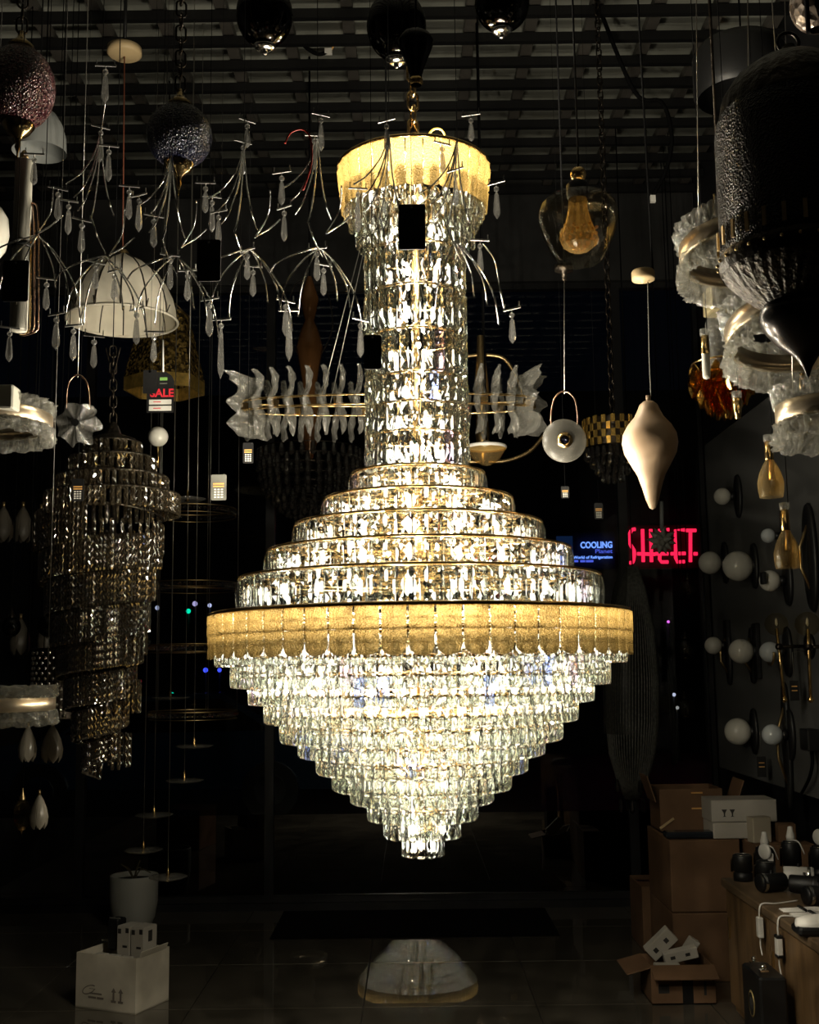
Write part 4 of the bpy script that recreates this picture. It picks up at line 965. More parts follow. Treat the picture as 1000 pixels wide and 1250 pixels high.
for s_ in (1, -1):
    MB().tube(bez([c+Vector((s_*S(5,Y),0,S(70,Y))), c+Vector((s_*S(27,Y),0,S(65,Y))), c+Vector((s_*S(42,Y),0,S(42,Y))), c+Vector((s_*S(50,Y),0,S(16,Y)))], 8), S(2.4,Y), 8).build('arm', M['dull_brass'], t)
    MB().tube(bez([c+Vector((s_*S(5,Y),0,-S(66,Y))), c+Vector((s_*S(28,Y),0,-S(65,Y))), c+Vector((s_*S(56,Y),0,-S(54,Y))), c+Vector((s_*S(76,Y),0,-S(32,Y)))], 8), S(2.4,Y), 8).build('arm', M['dull_brass'], t)
cable(t, P(590,412,Y), .006)
Y = 5.0; t = thing('dish_shade_pendant', 'shallow white rimmed dish shade pendant below the fin ring', 'pendant lamp', P(594, 566, Y)); c = P(594, 566, Y)
MB().lathe(L(594,566,Y,[(5,568),(16,562),(24,549),(25,546)]), 32, c).build('dish', M['amber_clear'], t); MB().lathe(L(594,566,Y,[(25,548),(26,546),(25,544),(10,542),(3,538)]), 32, c).build('rim', M['white'], t); cable(t, P(594,540,Y), .004)

# star pendant and red-lit glass balls by the window
Y = 7.05; t = thing('star_pendant', 'dull grey many pointed star pendant hanging before the red neon sign', 'pendant lamp', P(808, 679, Y)); c = P(808, 660, Y); mb = MB()
rs = random.Random(5)
for i in range(22):
    z = 1-2*(i+.5)/22; a = i*2.39996; d = Vector((math.sqrt(1-z*z)*math.cos(a), math.sqrt(1-z*z)*math.sin(a), z)); mb.tube([c, c+d*S(9,Y), c+d*S(17+3*rs.random(),Y)], [S(5,Y), S(4.5,Y), .001], 6)
mb.build('star_body', pbr('dull grey paint', (.30,.29,.25), .6), t); MB().tube([P(808,648,Y), P(808,612,Y)], S(2.4,Y), 8).build('stem', M['grey_fabric'], t); cable(t, P(808,614,Y), .003)
for k, (px, py, r) in enumerate(((840, 717, 10), (837, 792, 13), (836, 864, 12))):
    globe_lamp(px, py, r, r, (7.1, 7.3, 7.5)[k], 'glass_ball_pendant', ('clear glass ball pendant under the red neon sign', 'clear glass ball pendant beside the middle globe row of the board', 'clear glass ball pendant beside the bottom globe row of the board')[k], M['clear'], M['bronze'], 5, False, 'glass balls by the window')
# ------------------------------------------------------------------ right wall: display panel with wall lamps
def PX(px, py, X):
    d = CM.to_3x3() @ Vector(((px-500)/F, (625-py)/F, -1.0)); k = X/d.x
    return Vector((X, d.y*k, CAM_H+d.z*k))
XP = 1.90
zb, zt = PX(864, 932, XP).z, PX(858, 545, XP).z
t = MB().bbox((XP+.055, 5.75, (zb+zt)/2), (.11, 3.0, zt-zb), .004).solo('lamp_display_board', M['panel'], 'large grey board fixed to the wall and carrying many globe wall lamps', 'display board')
def globe_sconce(px, py, r, label, mat='opal', X=1.80, plate='oval', ring=False, dot=False):
    p = PX(px, py, X); rad = S(r, p.y)
    t = thing('globe_wall_lamp', label, 'wall lamp', (XP-.004, p.y, p.z-rad), 'globe wall lamps on the grey board')
    m = TR(XP-.012, p.y, p.z) @ RY(-PI/2)
    if plate == 'oval': MB().lathe([(.001,-.012),(.07,-.012),(.075,-.004),(.072,.008),(.001,.010)], 32, (0,0,0), m @ Matrix.Diagonal((1.7, .8, 1, 1))).build('backplate', M['black'], t)
    else: MB().bbox((XP-.016, p.y, p.z), (.024, .075, .30), .004).build('backplate', M['black'], t)
    MB().tube([(XP-.02, p.y, p.z), (X+rad*.8, p.y, p.z)], .012, 8).build('arm', M['black'], t)
    MB().lathe([(.001,0),(rad*.45,.004),(rad*.5,.03),(.001,.032)], 20, (0,0,0), TR(X+rad*.78, p.y, p.z) @ RY(PI/2)).build('holder', M['black'], t)
    MB().ball(p, rad, 28).build('globe', M[mat], t)
    if ring: MB().tube([p+Vector((0, rad*1.25*math.cos(a), rad*1.25*math.sin(a))) for a in [PI*(1.0+i/12) for i in range(13)]], .006, 6).build('half_ring', M['dull_brass'], t)
    if dot: MB().bbox(p+Vector((-rad*.9, -.05, .01)), (.02, .05, .06), .003).build('hang_label', M['card'], t)
globe_sconce(901, 691, 18.5, 'largest cream globe wall lamp on the grey board'); globe_sconce(867, 687, 14, 'dim cream globe wall lamp beside the window frame, left of the largest globe')
globe_sconce(940, 709, 13, 'cream globe wall lamp with a small black label in front', dot=True); globe_sconce(938, 654, 9, 'small glossy globe wall lamp above the labelled globe', 'opal_blue', plate='bar')
globe_sconce(871, 788, 10.5, 'small cream globe wall lamp in the middle row next to the window', plate='bar'); globe_sconce(905, 795, 15, 'cream globe wall lamp in the middle of its row', plate='bar'); globe_sconce(940, 796, 12.5, 'cool white globe wall lamp with brass half ring', 'opal_blue', ring=True)
globe_sconce(901, 893, 16, 'cream globe wall lamp in the bottom row above the counter'); globe_sconce(943, 897, 12.5, 'cool white globe wall lamp in the bottom row', 'opal_blue'); globe_sconce(882, 606, 10.5, 'cream globe wall lamp high on the grey board', plate='oval')
# long dark sconce plates on the board
for k, (px, py, h) in enumerate(((886, 800, .34), (915, 800, .30), (957, 910, .62), (985, 680, .50))):
    p = PX(px, py, XP-.03)
    t = thing('slim_wall_lamp', ('narrow black plate wall lamp between two globes in the middle row', 'narrow black plate wall lamp beside the cool white globe', 'tall curved black wall lamp beside the bottom row of globes', 'tall oval black wall lamp behind the amber glass bell')[k], 'wall lamp', (XP-.002, p.y, p.z-h/2))
    MB().lathe([(.001,-.010),(.5,-.010),(.52,0),(.5,.012),(.001,.014)], 28, (0,0,0), TR(XP-.012, p.y, p.z) @ RY(-PI/2) @ Matrix.Diagonal((h, .09 if k < 3 else .16, 1, 1))).build('plate', M['black'], t)
    MB().tube([(XP-.02,p.y,p.z-h*.3), (XP-.06,p.y,p.z-h*.1), (XP-.06,p.y,p.z+h*.1), (XP-.02,p.y,p.z+h*.3)], .008, 8).build('light_bar', M['dull_brass'], t)
# brass arm sconces with clear globes
for k, (px, py) in enumerate(((948, 762), (986, 762))):
    g0 = PX(px, py, 1.74); t = thing('brass_wall_lamp', ('brass rod wall lamp with a clear glass globe beside the cool white globe', 'brass rod wall lamp with a clear glass globe next to a black hanging label')[k], 'wall lamp', (XP-.002, g0.y, PX(px, py+95, 1.74).z), 'brass rod wall lamps')
    MB().ball(g0, S(14 if k == 0 else 15, g0.y), 24).build('clear_globe', M['clear'], t); MB().lathe([(.001,-.01),(.008,0),(.006,.02),(.001,.03)], 10, g0).build('bulb', M['opal'], t)
    q = PX(px+ (10 if k == 0 else 4), py+92, 1.76); MB().tube([g0+Vector((0,0,-.02)), q], .008, 8).build('rod', M['brass'], t)
    j = g0.lerp(q, .30); MB().tube([j, (XP-.02, j.y, j.z)], .008, 8).build('arm', M['bronze'], t); MB().ball(j, .018, 12).build('joint', M['bronze'], t)
    MB().lathe([(.001,-.012),(.06,-.012),(.06,.006),(.001,.010)], 24, (0,0,0), TR(XP-.012, j.y, j.z) @ RY(-PI/2)).build('wall_plate', M['bronze'], t)
    MB().ball(q, .014, 12).build('end_knob', M['brass'], t)
for px, py, lb in ((970, 843, 'black printed label hanging on a cord before the brass rod wall lamps'), (930, 936, 'black printed label hanging below the bottom row of globes')):
    p = PX(px, py, 1.82); t = thing('price_tag', lb, 'price tag', p+Vector((0,0,-.05))); w_, h_ = S(11,p.y), S(24,p.y)
    cd = MB().bbox(p, (w_, .003, h_), .001).build('card', M['card'], t)
    for z in (.02, .0): MB().box(p+Vector((0,-.003,z)), (w_*.6,.001,.005)).build('printed_line', M['print_orange'], cd)
    MB().tube([p+Vector((0,0,h_/2)), p+Vector((0,0,.18)), (XP+.004, p.y, p.z+.19)], .001, 4).build('string', M['steel_cord'], t)
t = thing('cable_tail', 'dark lamp cable hanging down the lower edge of the grey board', 'cable', PX(978, 970, 1.86)); MB().tube(bez([PX(990,905,1.88), PX(992,930,1.86), PX(988,950,1.86), PX(979,968,1.88)], 6), .008, 6).build('cable', M['cord'], t); MB().bbox(PX(989,903,1.86), (.06,.12,.10), .006).build('mount_box', M['black'], t)
# ------------------------------------------------------------------ counter cabinets
def wood(name, col, sc_=(1, 1, .12)):
    m = pbr(name, col, .5, 0, .35, 16, .15, 40, stretch=sc_); return m
M['wood'] = wood('brown wood veneer', (.16, .095, .042)); M['wood_top'] = wood('worn wood top', (.15, .10, .055), (1, .12, 1))
XF, HC = 1.39, .60
ys = [5.30, 4.68, 4.06, 3.44, 2.82]
for k, (b, a) in enumerate(zip(ys, ys[1:])):
    t = thing('counter_cabinet', ('low brown wooden cabinet unit behind the cartons at the window end of the counter', 'low brown wooden cabinet unit behind the black case', 'low brown wooden cabinet unit under the hanging white drivers', 'low brown wooden cabinet unit at the open end of the counter')[k], 'cabinet', ((XF+XR)/2, (a+b)/2, 0), 'counter cabinets')
    MB().box((XF+.315, (a+b)/2, .30), (.59, b-a-.004, .52)).build('body', M['wood'], t); MB().box((XF+.31, (a+b)/2, .02), (.50, b-a-.02, .04)).build('plinth', M['black'], t)
    d = MB().bbox((XF+.008, (a+b)/2, (HC-.03)/2+.03), (.018, b-a-.014, HC-.12), .003).build('door', M['wood'], t)
    MB().box((XF-.004, b-.05, .40), (.010, .012, .09)).build('handle', M['dull_brass'], d)
MB().bbox(((XF+XR)/2-.005, (5.32+2.8)/2, HC-.018), (XR-XF+.02, 2.52, .036), .006).solo('worktop', M['wood_top'], 'long worn brown wooden worktop over the low cabinets', 'worktop')
HT = HC+.001
def onc(px, py, dz=0.0):                      # a point of the counter top behind a pixel
    d = CM.to_3x3() @ Vector(((px-500)/F, (625-py)/F, -1.0)); k = (HT+dz-CAM_H)/d.z
    return Vector((d.x*k, d.y*k, HT+dz))
def spot(p, az, r, h, body, face, name, label, cat='spotlight', group=None):
    """lamp cylinder lying on its side"""
    t = thing(name, label, cat, (p.x, p.y, HT), group); m = TR(p.x, p.y, HT+r*1.05+.001) @ RZ(az) @ RY(PI/2)
    MB().lathe([(.001,-h/2),(r*.92,-h/2),(r,-h/2+.006),(r,h/2-.006),(r*.95,h/2),(r*.8,h/2),(r*.75,h/2-.02),(.001,h/2-.02)], 28, (0,0,0), m).build('body', M[body], t)
    MB().lathe([(r*1.02,-h*.40),(r*1.05,-h*.38),(r*1.05,-h*.30),(r*1.02,-h*.28)], 28, (0,0,0), m).build('collar', M[face], t)
    MB().lathe([(.001,h/2-.018),(r*.7,h/2-.016),(r*.72,h/2-.010)], 24, (0,0,0), m).build('lens', M['clear'] if body == 'white' else M[face], t)
    MB().tube([m @ Vector((0,0,0)), m @ Vector((-r*1.35,0,0))], .006, 8).build('bracket', M['black'], t)
    return t
spot(Vector((1.665, 5.13, 0)), 2.85, .036, .125, 'white', 'chrome', 'cylinder_spotlight', 'white cylinder spotlight with chrome rim lying among black lamps on the counter'); spot(Vector((1.80, 4.98, 0)), 2.9, .036, .13, 'white', 'white', 'cylinder_spotlight', 'white cylinder spotlight lying further along the counter beyond the chrome rimmed one')
g = 'black spotlights on the counter'
for k, (x, y, az, lb) in enumerate(((1.50, 4.98, .3, 'black track spotlight with chrome collar lying at the front edge of the worktop'), (1.62, 4.92, 2.6, 'black track spotlight lying before the chrome rimmed white spotlight'), (1.78, 4.80, .5, 'black track spotlight lying before the plain white spotlight'), (1.60, 4.70, .2, 'black track spotlight with chrome collar lying next to the white cable bundles'), (1.90, 5.10, 1.2, 'black track spotlight lying at the wall behind the plain white spotlight'))):
    spot(Vector((x, y, 0)), az, .036, .12, 'black', 'chrome' if k % 3 == 0 else 'black', 'track_spotlight', lb, 'spotlight', g)
ups = []
for k, (x, y, h, lb) in enumerate(((1.455, 5.24, .11, 'standing black spotlight at the window corner of the worktop'), (1.56, 5.25, .14, 'standing black spotlight topped with a white lamp holder and lead'), (1.68, 5.26, .16, 'standing black spotlight topped with an upright white holder'), (1.80, 5.24, .14, 'standing black spotlight topped with a white disc'), (1.92, 5.26, .17, 'standing black spotlight at the wall topped with a white holder'), (1.52, 5.12, .10, 'short standing black spotlight before the taller ones'))):
    t = thing('standing_spotlight', lb, 'spotlight', (x, y, HT), g); r = .042
    MB().lathe([(.001,0),(r,0),(r,h*.30),(r*.86,h*.32),(r*.86,h*.36),(r,h*.38),(r,h-.006),(r*.93,h),(.001,h)], 24, (x,y,HT)).build('body', M['black'], t)
    MB().tube([(x-r*1.15,y,HT+h*.35), (x-r*1.15,y,HT+h*.8), (x-r*.9,y,HT+h*.9)], .005, 6).build('bracket', M['bronze'], t)
    MB().tube([(x+r*.8*math.cos(a_), y+r*.8*math.sin(a_), HT+h+.001) for a_ in [2*PI*i/20 for i in range(20)]], .0022, 5, True).build('rim', M['chrome'], t); ups.append((x, y, HT+h+.004))
def spare(k, lb, kind):
    p = Vector(ups[k]); t = thing('lamp_part', lb, 'lamp part', p, 'white lamp parts on the counter')
    if kind == 0: MB().lathe([(.001,0),(.018,.0),(.020,.02),(.012,.05),(.010,.062),(.001,.064)], 16, p).build('holder', M['white'], t); MB().tube(bez([p+Vector((0,-.018,.008)), p+Vector((.02,-.05,.0)), p+Vector((.04,-.055,-.05))], 5), .003, 6).build('lead', M['white'], t)
    else:
        MB().lathe([(.001,-.008),(.03,-.008),(.036,0),(.03,.008),(.001,.008)], 24, (0,0,0), TR(p.x,p.y,p.z+.037) @ RZ(.5) @ RY(PI/2)).build('disc', M['white'], t); MB().box(p+Vector((.02,-.01,.016)), (.02,.02,.03)).build('clip', M['white'], t)
spare(1, 'white lamp holder with short lead on a standing black spotlight', 0); spare(2, 'upright white lamp holder behind the chrome rimmed white spotlight', 0); spare(3, 'white disc shaped lamp part on a standing black spotlight', 1); spare(4, 'white lamp holder on the standing spotlight at the wall', 0); spare(5, 'white disc shaped lamp part on the short standing spotlight', 1)
# white lamp with black base, cables, drivers
p = onc(992, 1140); t = thing('white_projector', 'rounded white lamp with a black base at the edge of the counter', 'lamp', p)
MB().bbox(p+Vector((.06,0,.016)), (.24,.10,.03), .008).build('base', M['black'], t)
MB().lathe([(.001,-.12),(.028,-.112),(.042,-.07),(.046,0),(.042,.10),(.001,.12)], 24, (0,0,0), TR(p.x+.06,p.y,p.z+.032) @ RY(PI/2) @ Matrix.Diagonal((.8,1,1,1))).build('shell', M['white'], t)
for k, (px, py) in enumerate(((972, 1112), (985, 1118))):
    p = onc(px, py); t = thing('cable_bundle', ('flat bundle of white cable on the worktop', 'second bundle of white cable nearer to the rounded white lamp')[k], 'cable', p)
    for i in range(4): MB().tube(bez([p+Vector((-.06,-.03+.016*i,.004)), p+Vector((0,-.05+.02*i,.008)), p+Vector((.08,-.03+.02*i,.006)), p+Vector((.16,-.04+.02*i,.004))], 5), .0035, 6).build('strand', M['white'], t)
    MB().box(p+Vector((.02,-.01,.008)), (.012,.08,.016)).build('tie', M['black'], t)
for k, (px, py, h) in enumerate(((928, 1132, 23), (951, 1155, 24))):
    p = PX(px, py, XF-.024); t = thing('lamp_driver', ('white lamp driver hanging by its lead from the edge of the worktop', 'white lamp driver with black ends hanging by its lead beside the rounded white lamp')[k], 'lamp driver', p+Vector((0,0,-.08))); H = S(h, p.y)
    MB().bbox(p, (.022, .034, H), .003).build('case', M['white'], t)
    if k:
        for s_ in (-1, 1): MB().bbox(p+Vector((0,0,s_*H*.45)), (.025,.037,H*.16), .003).build('end_cap', M['black'], t)
    e = Vector((XF+.05, p.y+.01, HT+.003)); MB().tube(bez([p+Vector((0,0,H/2)), Vector((XF-.024, p.y, HT-.03)), Vector((XF-.012, p.y, HT+.004)), e, e+Vector((.10,.05,0))], 6), .0035, 6).build('lead', M['white'], t)
    MB().tube(bez([p+Vector((0,0,-H/2)), p+Vector((0,.005,-H/2-.03)), p+Vector((0,-.012,-H/2-.065))], 5), .003, 6).build('tail', M['white'], t)
# ------------------------------------------------------------------ cartons beyond the counter
M['carton'] = pbr('brown cardboard', (.155, .085, .042), .75, 0, .12, 9); M['carton_lt'] = pbr('pale cardboard', (.40, .35, .26), .75, 0, .08, 9); M['white_card'] = pbr('white carton board', (.46, .43, .37), .65, 0, .05, 8)
M['ink'] = pbr('dark ink', (.03, .028, .025), .7); M['tape'] = pbr('black tape', (.01, .01, .01), .35)
def carton(name, c, d, rz, mat, label, cat='box', tape=True, group=None, open_top=False, th=.006):
    t = thing(name, label, cat, c, group); m = TR(*c) @ RZ(rz); x, y, z = d
    if open_top:
        b = MB().box((0,0,th/2), (x,y,th), m)
        for s_ in (-1, 1): b.box((s_*(x-th)/2,0,z/2), (th,y,z), m); b.box((0,s_*(y-th)/2,z/2), (x-2*th,th,z), m)
        b.build('body', mat, t)
    else:
        MB().bbox((0,0,z/2), (x,y,z), .004, m).build('body', mat, t)
        for s_ in (-1, 1): MB().box((0,s_*(y*.25),z+.001), (x*.995,y*.495,.003), m).build('lid_flap', mat, t)
        if tape: MB().box((0,0,z+.003), (x*.9,.05,.001), m).build('tape_strip', M['tape'], t)
    return t, m
carton('carton', (1.455, 6.18, 0), (.35, .55, .325), 0, M['carton'], 'brown cardboard carton at the bottom of the stack beyond the counter', group='brown cartons')
carton('carton', (1.455, 6.18, .331), (.35, .55, .345), 0, M['carton'], 'brown cardboard carton on top of the stack beyond the counter', group='brown cartons')
carton('carton', (1.80, 6.02, 0), (.28, .60, .676), 0, M['carton'], 'tall brown carton between the stack and the wall carrying white boxes')
carton('carton', (1.31, 6.70, 0), (.12, .36, .34), 0, M['carton'], 'narrow brown carton standing behind the carton stack near the window')
ztop = .681
t, m = carton('white_box', (1.665, 6.02, ztop+.081), (.33, .20, .105), 0, M['white_card'], 'flat white carton with two printed glass symbols on top of another white box', tape=False)
for x in (-.10, -.06):
    MB().prism([(x-.014,.062),(x+.014,.062),(x+.004,.045),(x+.003,.030),(x+.010,.026),(x-.010,.026),(x-.003,.030),(x-.004,.045)], .001, m @ TR(0,-.1006,0)).build('glass_symbol', M['ink'], t)
carton('white_box', (1.615, 6.02, ztop), (.22, .20, .076), 0, M['white_card'], 'white carton under the printed white carton', tape=False)
carton('small_box', (1.70, 5.80, ztop), (.10, .06, .12), .25, M['carton_lt'], 'small greyish carton leaning before the white boxes', tape=False); carton('small_box', (1.83, 5.80, ztop), (.085, .08, .085), -.1, M['carton'], 'small brown carton beside the greyish one', tape=False)
t, m = carton('open_crate', (1.46, 6.30, ztop), (.33, .26, .22), 0, M['carton'], 'open brown box standing behind the white boxes on the carton stack', tape=False, open_top=True)
MB().box((-.14,-.08,.28), (.006,.2,.14), m @ RY(-.3)).build('open_flap', M['carton'], t); MB().box((.16,-.08,.27), (.006,.2,.14), m @ RY(.35)).build('open_flap', M['carton'], t)
for z in (.12, .20): MB().box((.03,-.135,z), (.06,.004,.008), m).build('printed_mark', M['print_orange'], t)
MB().box((-.06,-.136,.06), (.09,.006,.012), m @ TR(-.05,0,.03) @ RY(-.6)).build('wood_strip', M['beige'], t)
t = MB().bbox((1.40, 5.97, ztop+.018), (.26, .09, .032), .008, None).solo('tool_case', pbr('gloss dark plastic', (.02,.024,.03), .2), 'long dark glossy tool case lying on the carton stack', 'case')
# small open carton with lamp boxes
t, m = carton('open_carton', (1.235, 5.66, 0), (.295, .26, .165), 0, M['carton'], 'small open brown carton with lamp boxes inside before the carton stack', tape=False, open_top=True)
fl = MB().box((0,0,0), (.295,.10,.005), m @ TR(0,-.165,.150) @ RX(.42)).build('front_flap', M['carton'], t); MB().box((0,0,0), (.12,.26,.005), m @ TR(-.20,0,.150) @ RY(-.25)).build('side_flap', M['carton'], t)
MB().box((.02,-.1305,.08), (.05,.001,.16), m).build('tape_strip', M['tape'], t); MB().box((-.09,-.1305,.07), (.05,.001,.04), m).build('printed_mark', M['ink'], t); MB().box((.10,-.1305,.07), (.012,.001,.06), m).build('printed_mark', M['ink'], t)
for k, (x, y, z, rx, ry, d) in enumerate(((-.055,.075,.225,.1,-.75,(.15,.05,.075)), (.02,.0,.19,.1,-.22,(.16,.045,.05)), (.085,.075,.205,.15,-1.0,(.09,.04,.05)), (-.06,-.075,.14,.05,.03,(.12,.05,.05)))):
    q = m @ TR(x, y, z) @ RX(rx) @ RY(ry); o = thing('lamp_box', ('pale printed lamp box standing askew in the open brown carton', 'pale lamp box lying across the open brown carton', 'small pale lamp box tipped at the wall side of the open brown carton', 'pale lamp box lying flat at the front of the open brown carton')[k], 'box', (m @ TR(x,y,z)).translation-Vector((0,0,.04)), 'lamp boxes in the brown carton')
    b = MB().bbox((0,0,0), d, .002, q).build('body', M['white_card'], o)
    for s_ in (-.25, .2): MB().box((s_*d[0],-d[1]/2-.0005,.0), (d[0]*.14,.001,d[2]*.3), q).build('printed_mark', M['ink'], b)
    MB().box((0,0,d[2]/2+.001), (d[0]*.96,d[1]*.9,.002), q).build('end_flap', M['white_card'], o)
# black case standing at the counter
t = thing('black_case', 'upright black hard case with round emblem and metal latches standing at the cabinets', 'case', (1.297, 4.46, 0))
MB().bbox((1.297, 4.46, .215), (.10, .23, .41), .008).build('shell', pbr('black hard plastic', (.012,.012,.012), .35), t)
em = MB().lathe([(.030,-.001),(.036,0),(.030,.002)], 32, (0,0,0), TR(1.2465,4.46,.30) @ RY(-PI/2) @ Matrix.Diagonal((1.35,1.1,1,1))).build('emblem', pbr('brass emblem', (.55,.42,.18), .4, .5), t)
MB().lathe([(.001,.001),(.022,.0015),(.024,.0)], 24, (0,0,0), TR(1.2455,4.46,.30) @ RY(-PI/2)).build('emblem_face', M['ink'], em)
MB().box((1.297, 4.344, .22), (.06,.002,.05)).build('paper_label', M['grey_card'], t); MB().box((1.31, 4.343, .16), (.03,.003,.02)).build('white_sticker', M['print_white'], t)
for y in (4.40, 4.52): MB().box((1.28, y, .428), (.03,.022,.016)).ball((1.28, y, .445), .010, 10).build('latch', M['chrome'], t)
# ------------------------------------------------------------------ left: white carton with lamp boxes, plant pot, platform
def onf(px, py):
    d = CM.to_3x3() @ Vector(((px-500)/F, (625-py)/F, -1.0)); k = -CAM_H/d.z
    return Vector((d.x*k, d.y*k, 0))
cn = onf(165, 1239); lf = onf(92, 1229); rt = onf(207, 1221); L1, L2, HB = (cn-lf).length, (rt-cn).length, .245
az = math.atan2((cn-lf).y, (cn-lf).x); u = Vector((math.cos(az), math.sin(az), 0)); w = Vector((-math.sin(az), math.cos(az), 0)); ctr = cn - u*L1/2 + w*L2/2
t = thing('white_carton', 'worn off white cardboard carton holding lamp boxes, alone on the tiled floor', 'box', ctr); m = TR(*ctr) @ RZ(az); th = .006
M['worn_white'] = pbr('worn off white board', (.60, .55, .44), .75, 0, .14, 7)
b = MB().box((0,0,th/2), (L1,L2,th), m)
for s_ in (-1, 1): b.box((s_*(L1-th)/2,0,HB/2), (th,L2,HB), m); b.box((0,s_*(L2-th)/2,HB/2), (L1-2*th,th,HB), m)
b.build('body', M['worn_white'], t)
MB().box((0,0,0), (.10,.09,.005), m @ TR(-L1/2+.05,L2/2-.03,HB+.008) @ RX(-.2)).build('flap', M['worn_white'], t); MB().box((0,0,0), (.03,L2*.8,.004), m @ TR(L1/2+.004,0,HB+.010) @ RY(-1.2)).build('flap', M['worn_white'], t)
fy = -L2/2-.0006
pr_ = pbr('grey print', (.20,.17,.14), .7)
MB().tube([m @ Vector((-.095+.030*math.cos(a)*1.2, fy, .085+.018*math.sin(a)+.012*math.cos(a))) for a in [.4+i*.42 for i in range(14)]], .0022, 4).build('script_mark', pr_, t)
MB().box((-.055,fy,.070), (.07,.001,.007), m).box((-.075,fy,.090), (.035,.001,.002), m).build('script_line', pr_, t); MB().box((-.075,fy,.052), (.045,.001,.009), m).box((-.028,fy,.052), (.038,.001,.009), m).build('printed_line', pr_, t)
for x in (.048, .088): MB().prism([(x-.014,.085),(x,.105),(x+.014,.085),(x+.005,.085),(x+.005,.05),(x+.014,.05),(x+.014,.04),(x-.014,.04),(x-.014,.05),(x-.005,.05),(x-.005,.085)], .001, m @ TR(0,fy,0)).build('arrow_symbol', pr_, t)
for k, x in enumerate((.01, .09)):
    q = m @ TR(x, .036, 0); o = thing('lamp_box', ('white printed lamp box in the off white carton, beside a black part', 'white printed lamp box in the off white carton, at its end wall')[k], 'box', (q @ TR(0,0,.20)).translation, 'lamp boxes in the white carton')
    b = MB().bbox((0,0,.27), (.072,.105,.16), .002, q).build('body', M['white_card'], o)
    for px_, pz in ((-.022,.330), (.022,.335)): MB().box((px_,-.0530,pz), (.018,.001,.022), q).build('printed_mark', M['ink'], b)
    MB().box((.01,-.053,.262), (.026,.001,.010), q).build('printed_mark', M['ink'], b); MB().box((.0365,.0,.31), (.001,.03,.05), q).build('printed_mark', M['ink'], b)
    MB().box((0,0,.352), (.07,.10,.003), q).build('lid', M['white_card'], o)
q = m @ TR(-.07, .04, 0); o = thing('black_lamp_part', 'black lamp part sticking out of the off white carton', 'lamp part', (q @ TR(0,0,.2)).translation); MB().bbox((0,0,.305), (.06,.07,.14), .006, q).build('body', M['black'], o); MB().box((0,-.02,.378), (.06,.008,.005), q).build('metal_edge', M['grey_card'], o)
for k, (x, y) in enumerate(((-.09,-.06), (-.02,-.06), (.06,-.07))):
    q = m @ TR(x, y, 0); MB().bbox((0,0,.115), (.06,.07,.225), .002, q).solo('lamp_box', M['white_card'], ('low white lamp box inside the off white carton behind the script mark', 'low white lamp box inside the off white carton between two like it', 'low white lamp box inside the off white carton behind the arrow symbols')[k], 'box', 'lamp boxes in the white carton')
c = P(163, 1113, 7.25); t = thing('plant_pot', 'plain pale rounded plant pot standing by the window', 'plant pot', (c.x, c.y, 0)); c.z = 0
hp = S(61, 7.25); rp = S(28, 7.25)
MB().lathe([(.001,0),(rp*.62,.0),(rp*.74,.012),(rp*.90,hp*.22),(rp,hp*.5),(rp*1.01,hp*.98),(rp,hp),(rp*.94,hp),(rp*.94,hp*.9)], 40, c).build('pot', pbr('pale grey ceramic', (.36,.36,.32), .55), t)
MB().lathe([(.001,hp*.9),(rp*.94,hp*.9)], 32, c).build('soil', pbr('dark soil', (.01,.008,.006), .9), t)
for k in range(5): a = k*1.3; MB().tube(bez([c+Vector((0,0,hp*.88)), c+Vector((.04*math.cos(a),.04*math.sin(a),hp+.03)), c+Vector((.10*math.cos(a),.06*math.sin(a),hp+.01+.02*k))], 5), .004, 5).build('dry_stem', pbr('dry stem', (.05,.04,.02), .8), t)
MB().bbox((0, 7.28, .005), (1.68, .74, .01), .003).solo('door_mat', pbr('black mat', (.002,.002,.002), .95, spec=.1), 'wide flat black mat on the floor before the window', 'mat')
carton('carton', (-2.02, 5.05, 0), (.40, .40, .34), .2, pbr('orange brown cardboard', (.16,.075,.03), .75), 'orange brown carton near the dark wall beside the off white carton')
# ------------------------------------------------------------------ night street outside
M['road'] = pbr('dark asphalt', (.02,.02,.022), .7, 0, .3, 6); M['facade'] = pbr('dark plaster facade', (.012,.012,.014), .8)
struct(MB().box((0, 17.0, -.16), (40, 18.6, .1)), 'ground', M['road'])
t = thing('shop_building', 'dark shop building across the night street', 'building', (0, 22, -.11)); MB().box((0, 22.435, 3.4), (30, .8, 7.0)).build('facade', M['facade'], t)
for k in range(6): MB().box((-11+4.4*k, 22.06, .9), (2.6, .06, 2.0)).build('shutter', M['bar'], t)
YS = 21.9
neon = emit('red neon', (1, .015, .07), 1.6); blue = emit('blue lit lettering', (.16, .32, 1), 1.5); blue2 = emit('blue lit small lettering', (.09, .14, .9), .9)
t = thing('neon_sign', 'red neon shop sign with stylised letters on a dark board outside', 'sign', P(809, 692, YS)); c = P(809, 667, YS)
MB().box(c+Vector((0,.10,0)), (S(96,YS),.06,S(54,YS)), None).build('sign_board', pbr('dark red board', (.02,.002,.004), .6), t)
def gp(x, y): return P(760+x/10, 635+y/10, YS)   # points read off a ten times enlargement of the sign
strokes = {'letter_s': [[(160,110),(115,120),(85,190),(95,290),(140,370),(140,450),(125,510),(85,520)]], 'letter_h': [[(245,110),(255,510)], [(345,110),(355,510)], [(180,410),(400,415)]],
 'letter_e': [[(570,115),(455,115),(455,480),(475,510),(560,510)], [(400,410),(560,410)]], 'letter_f': [[(760,120),(650,120),(650,460),(670,510),(760,505)], [(590,410),(770,405)]], 'letter_t': [[(780,125),(900,125)], [(830,130),(830,510)], [(870,410),(915,410)]]}
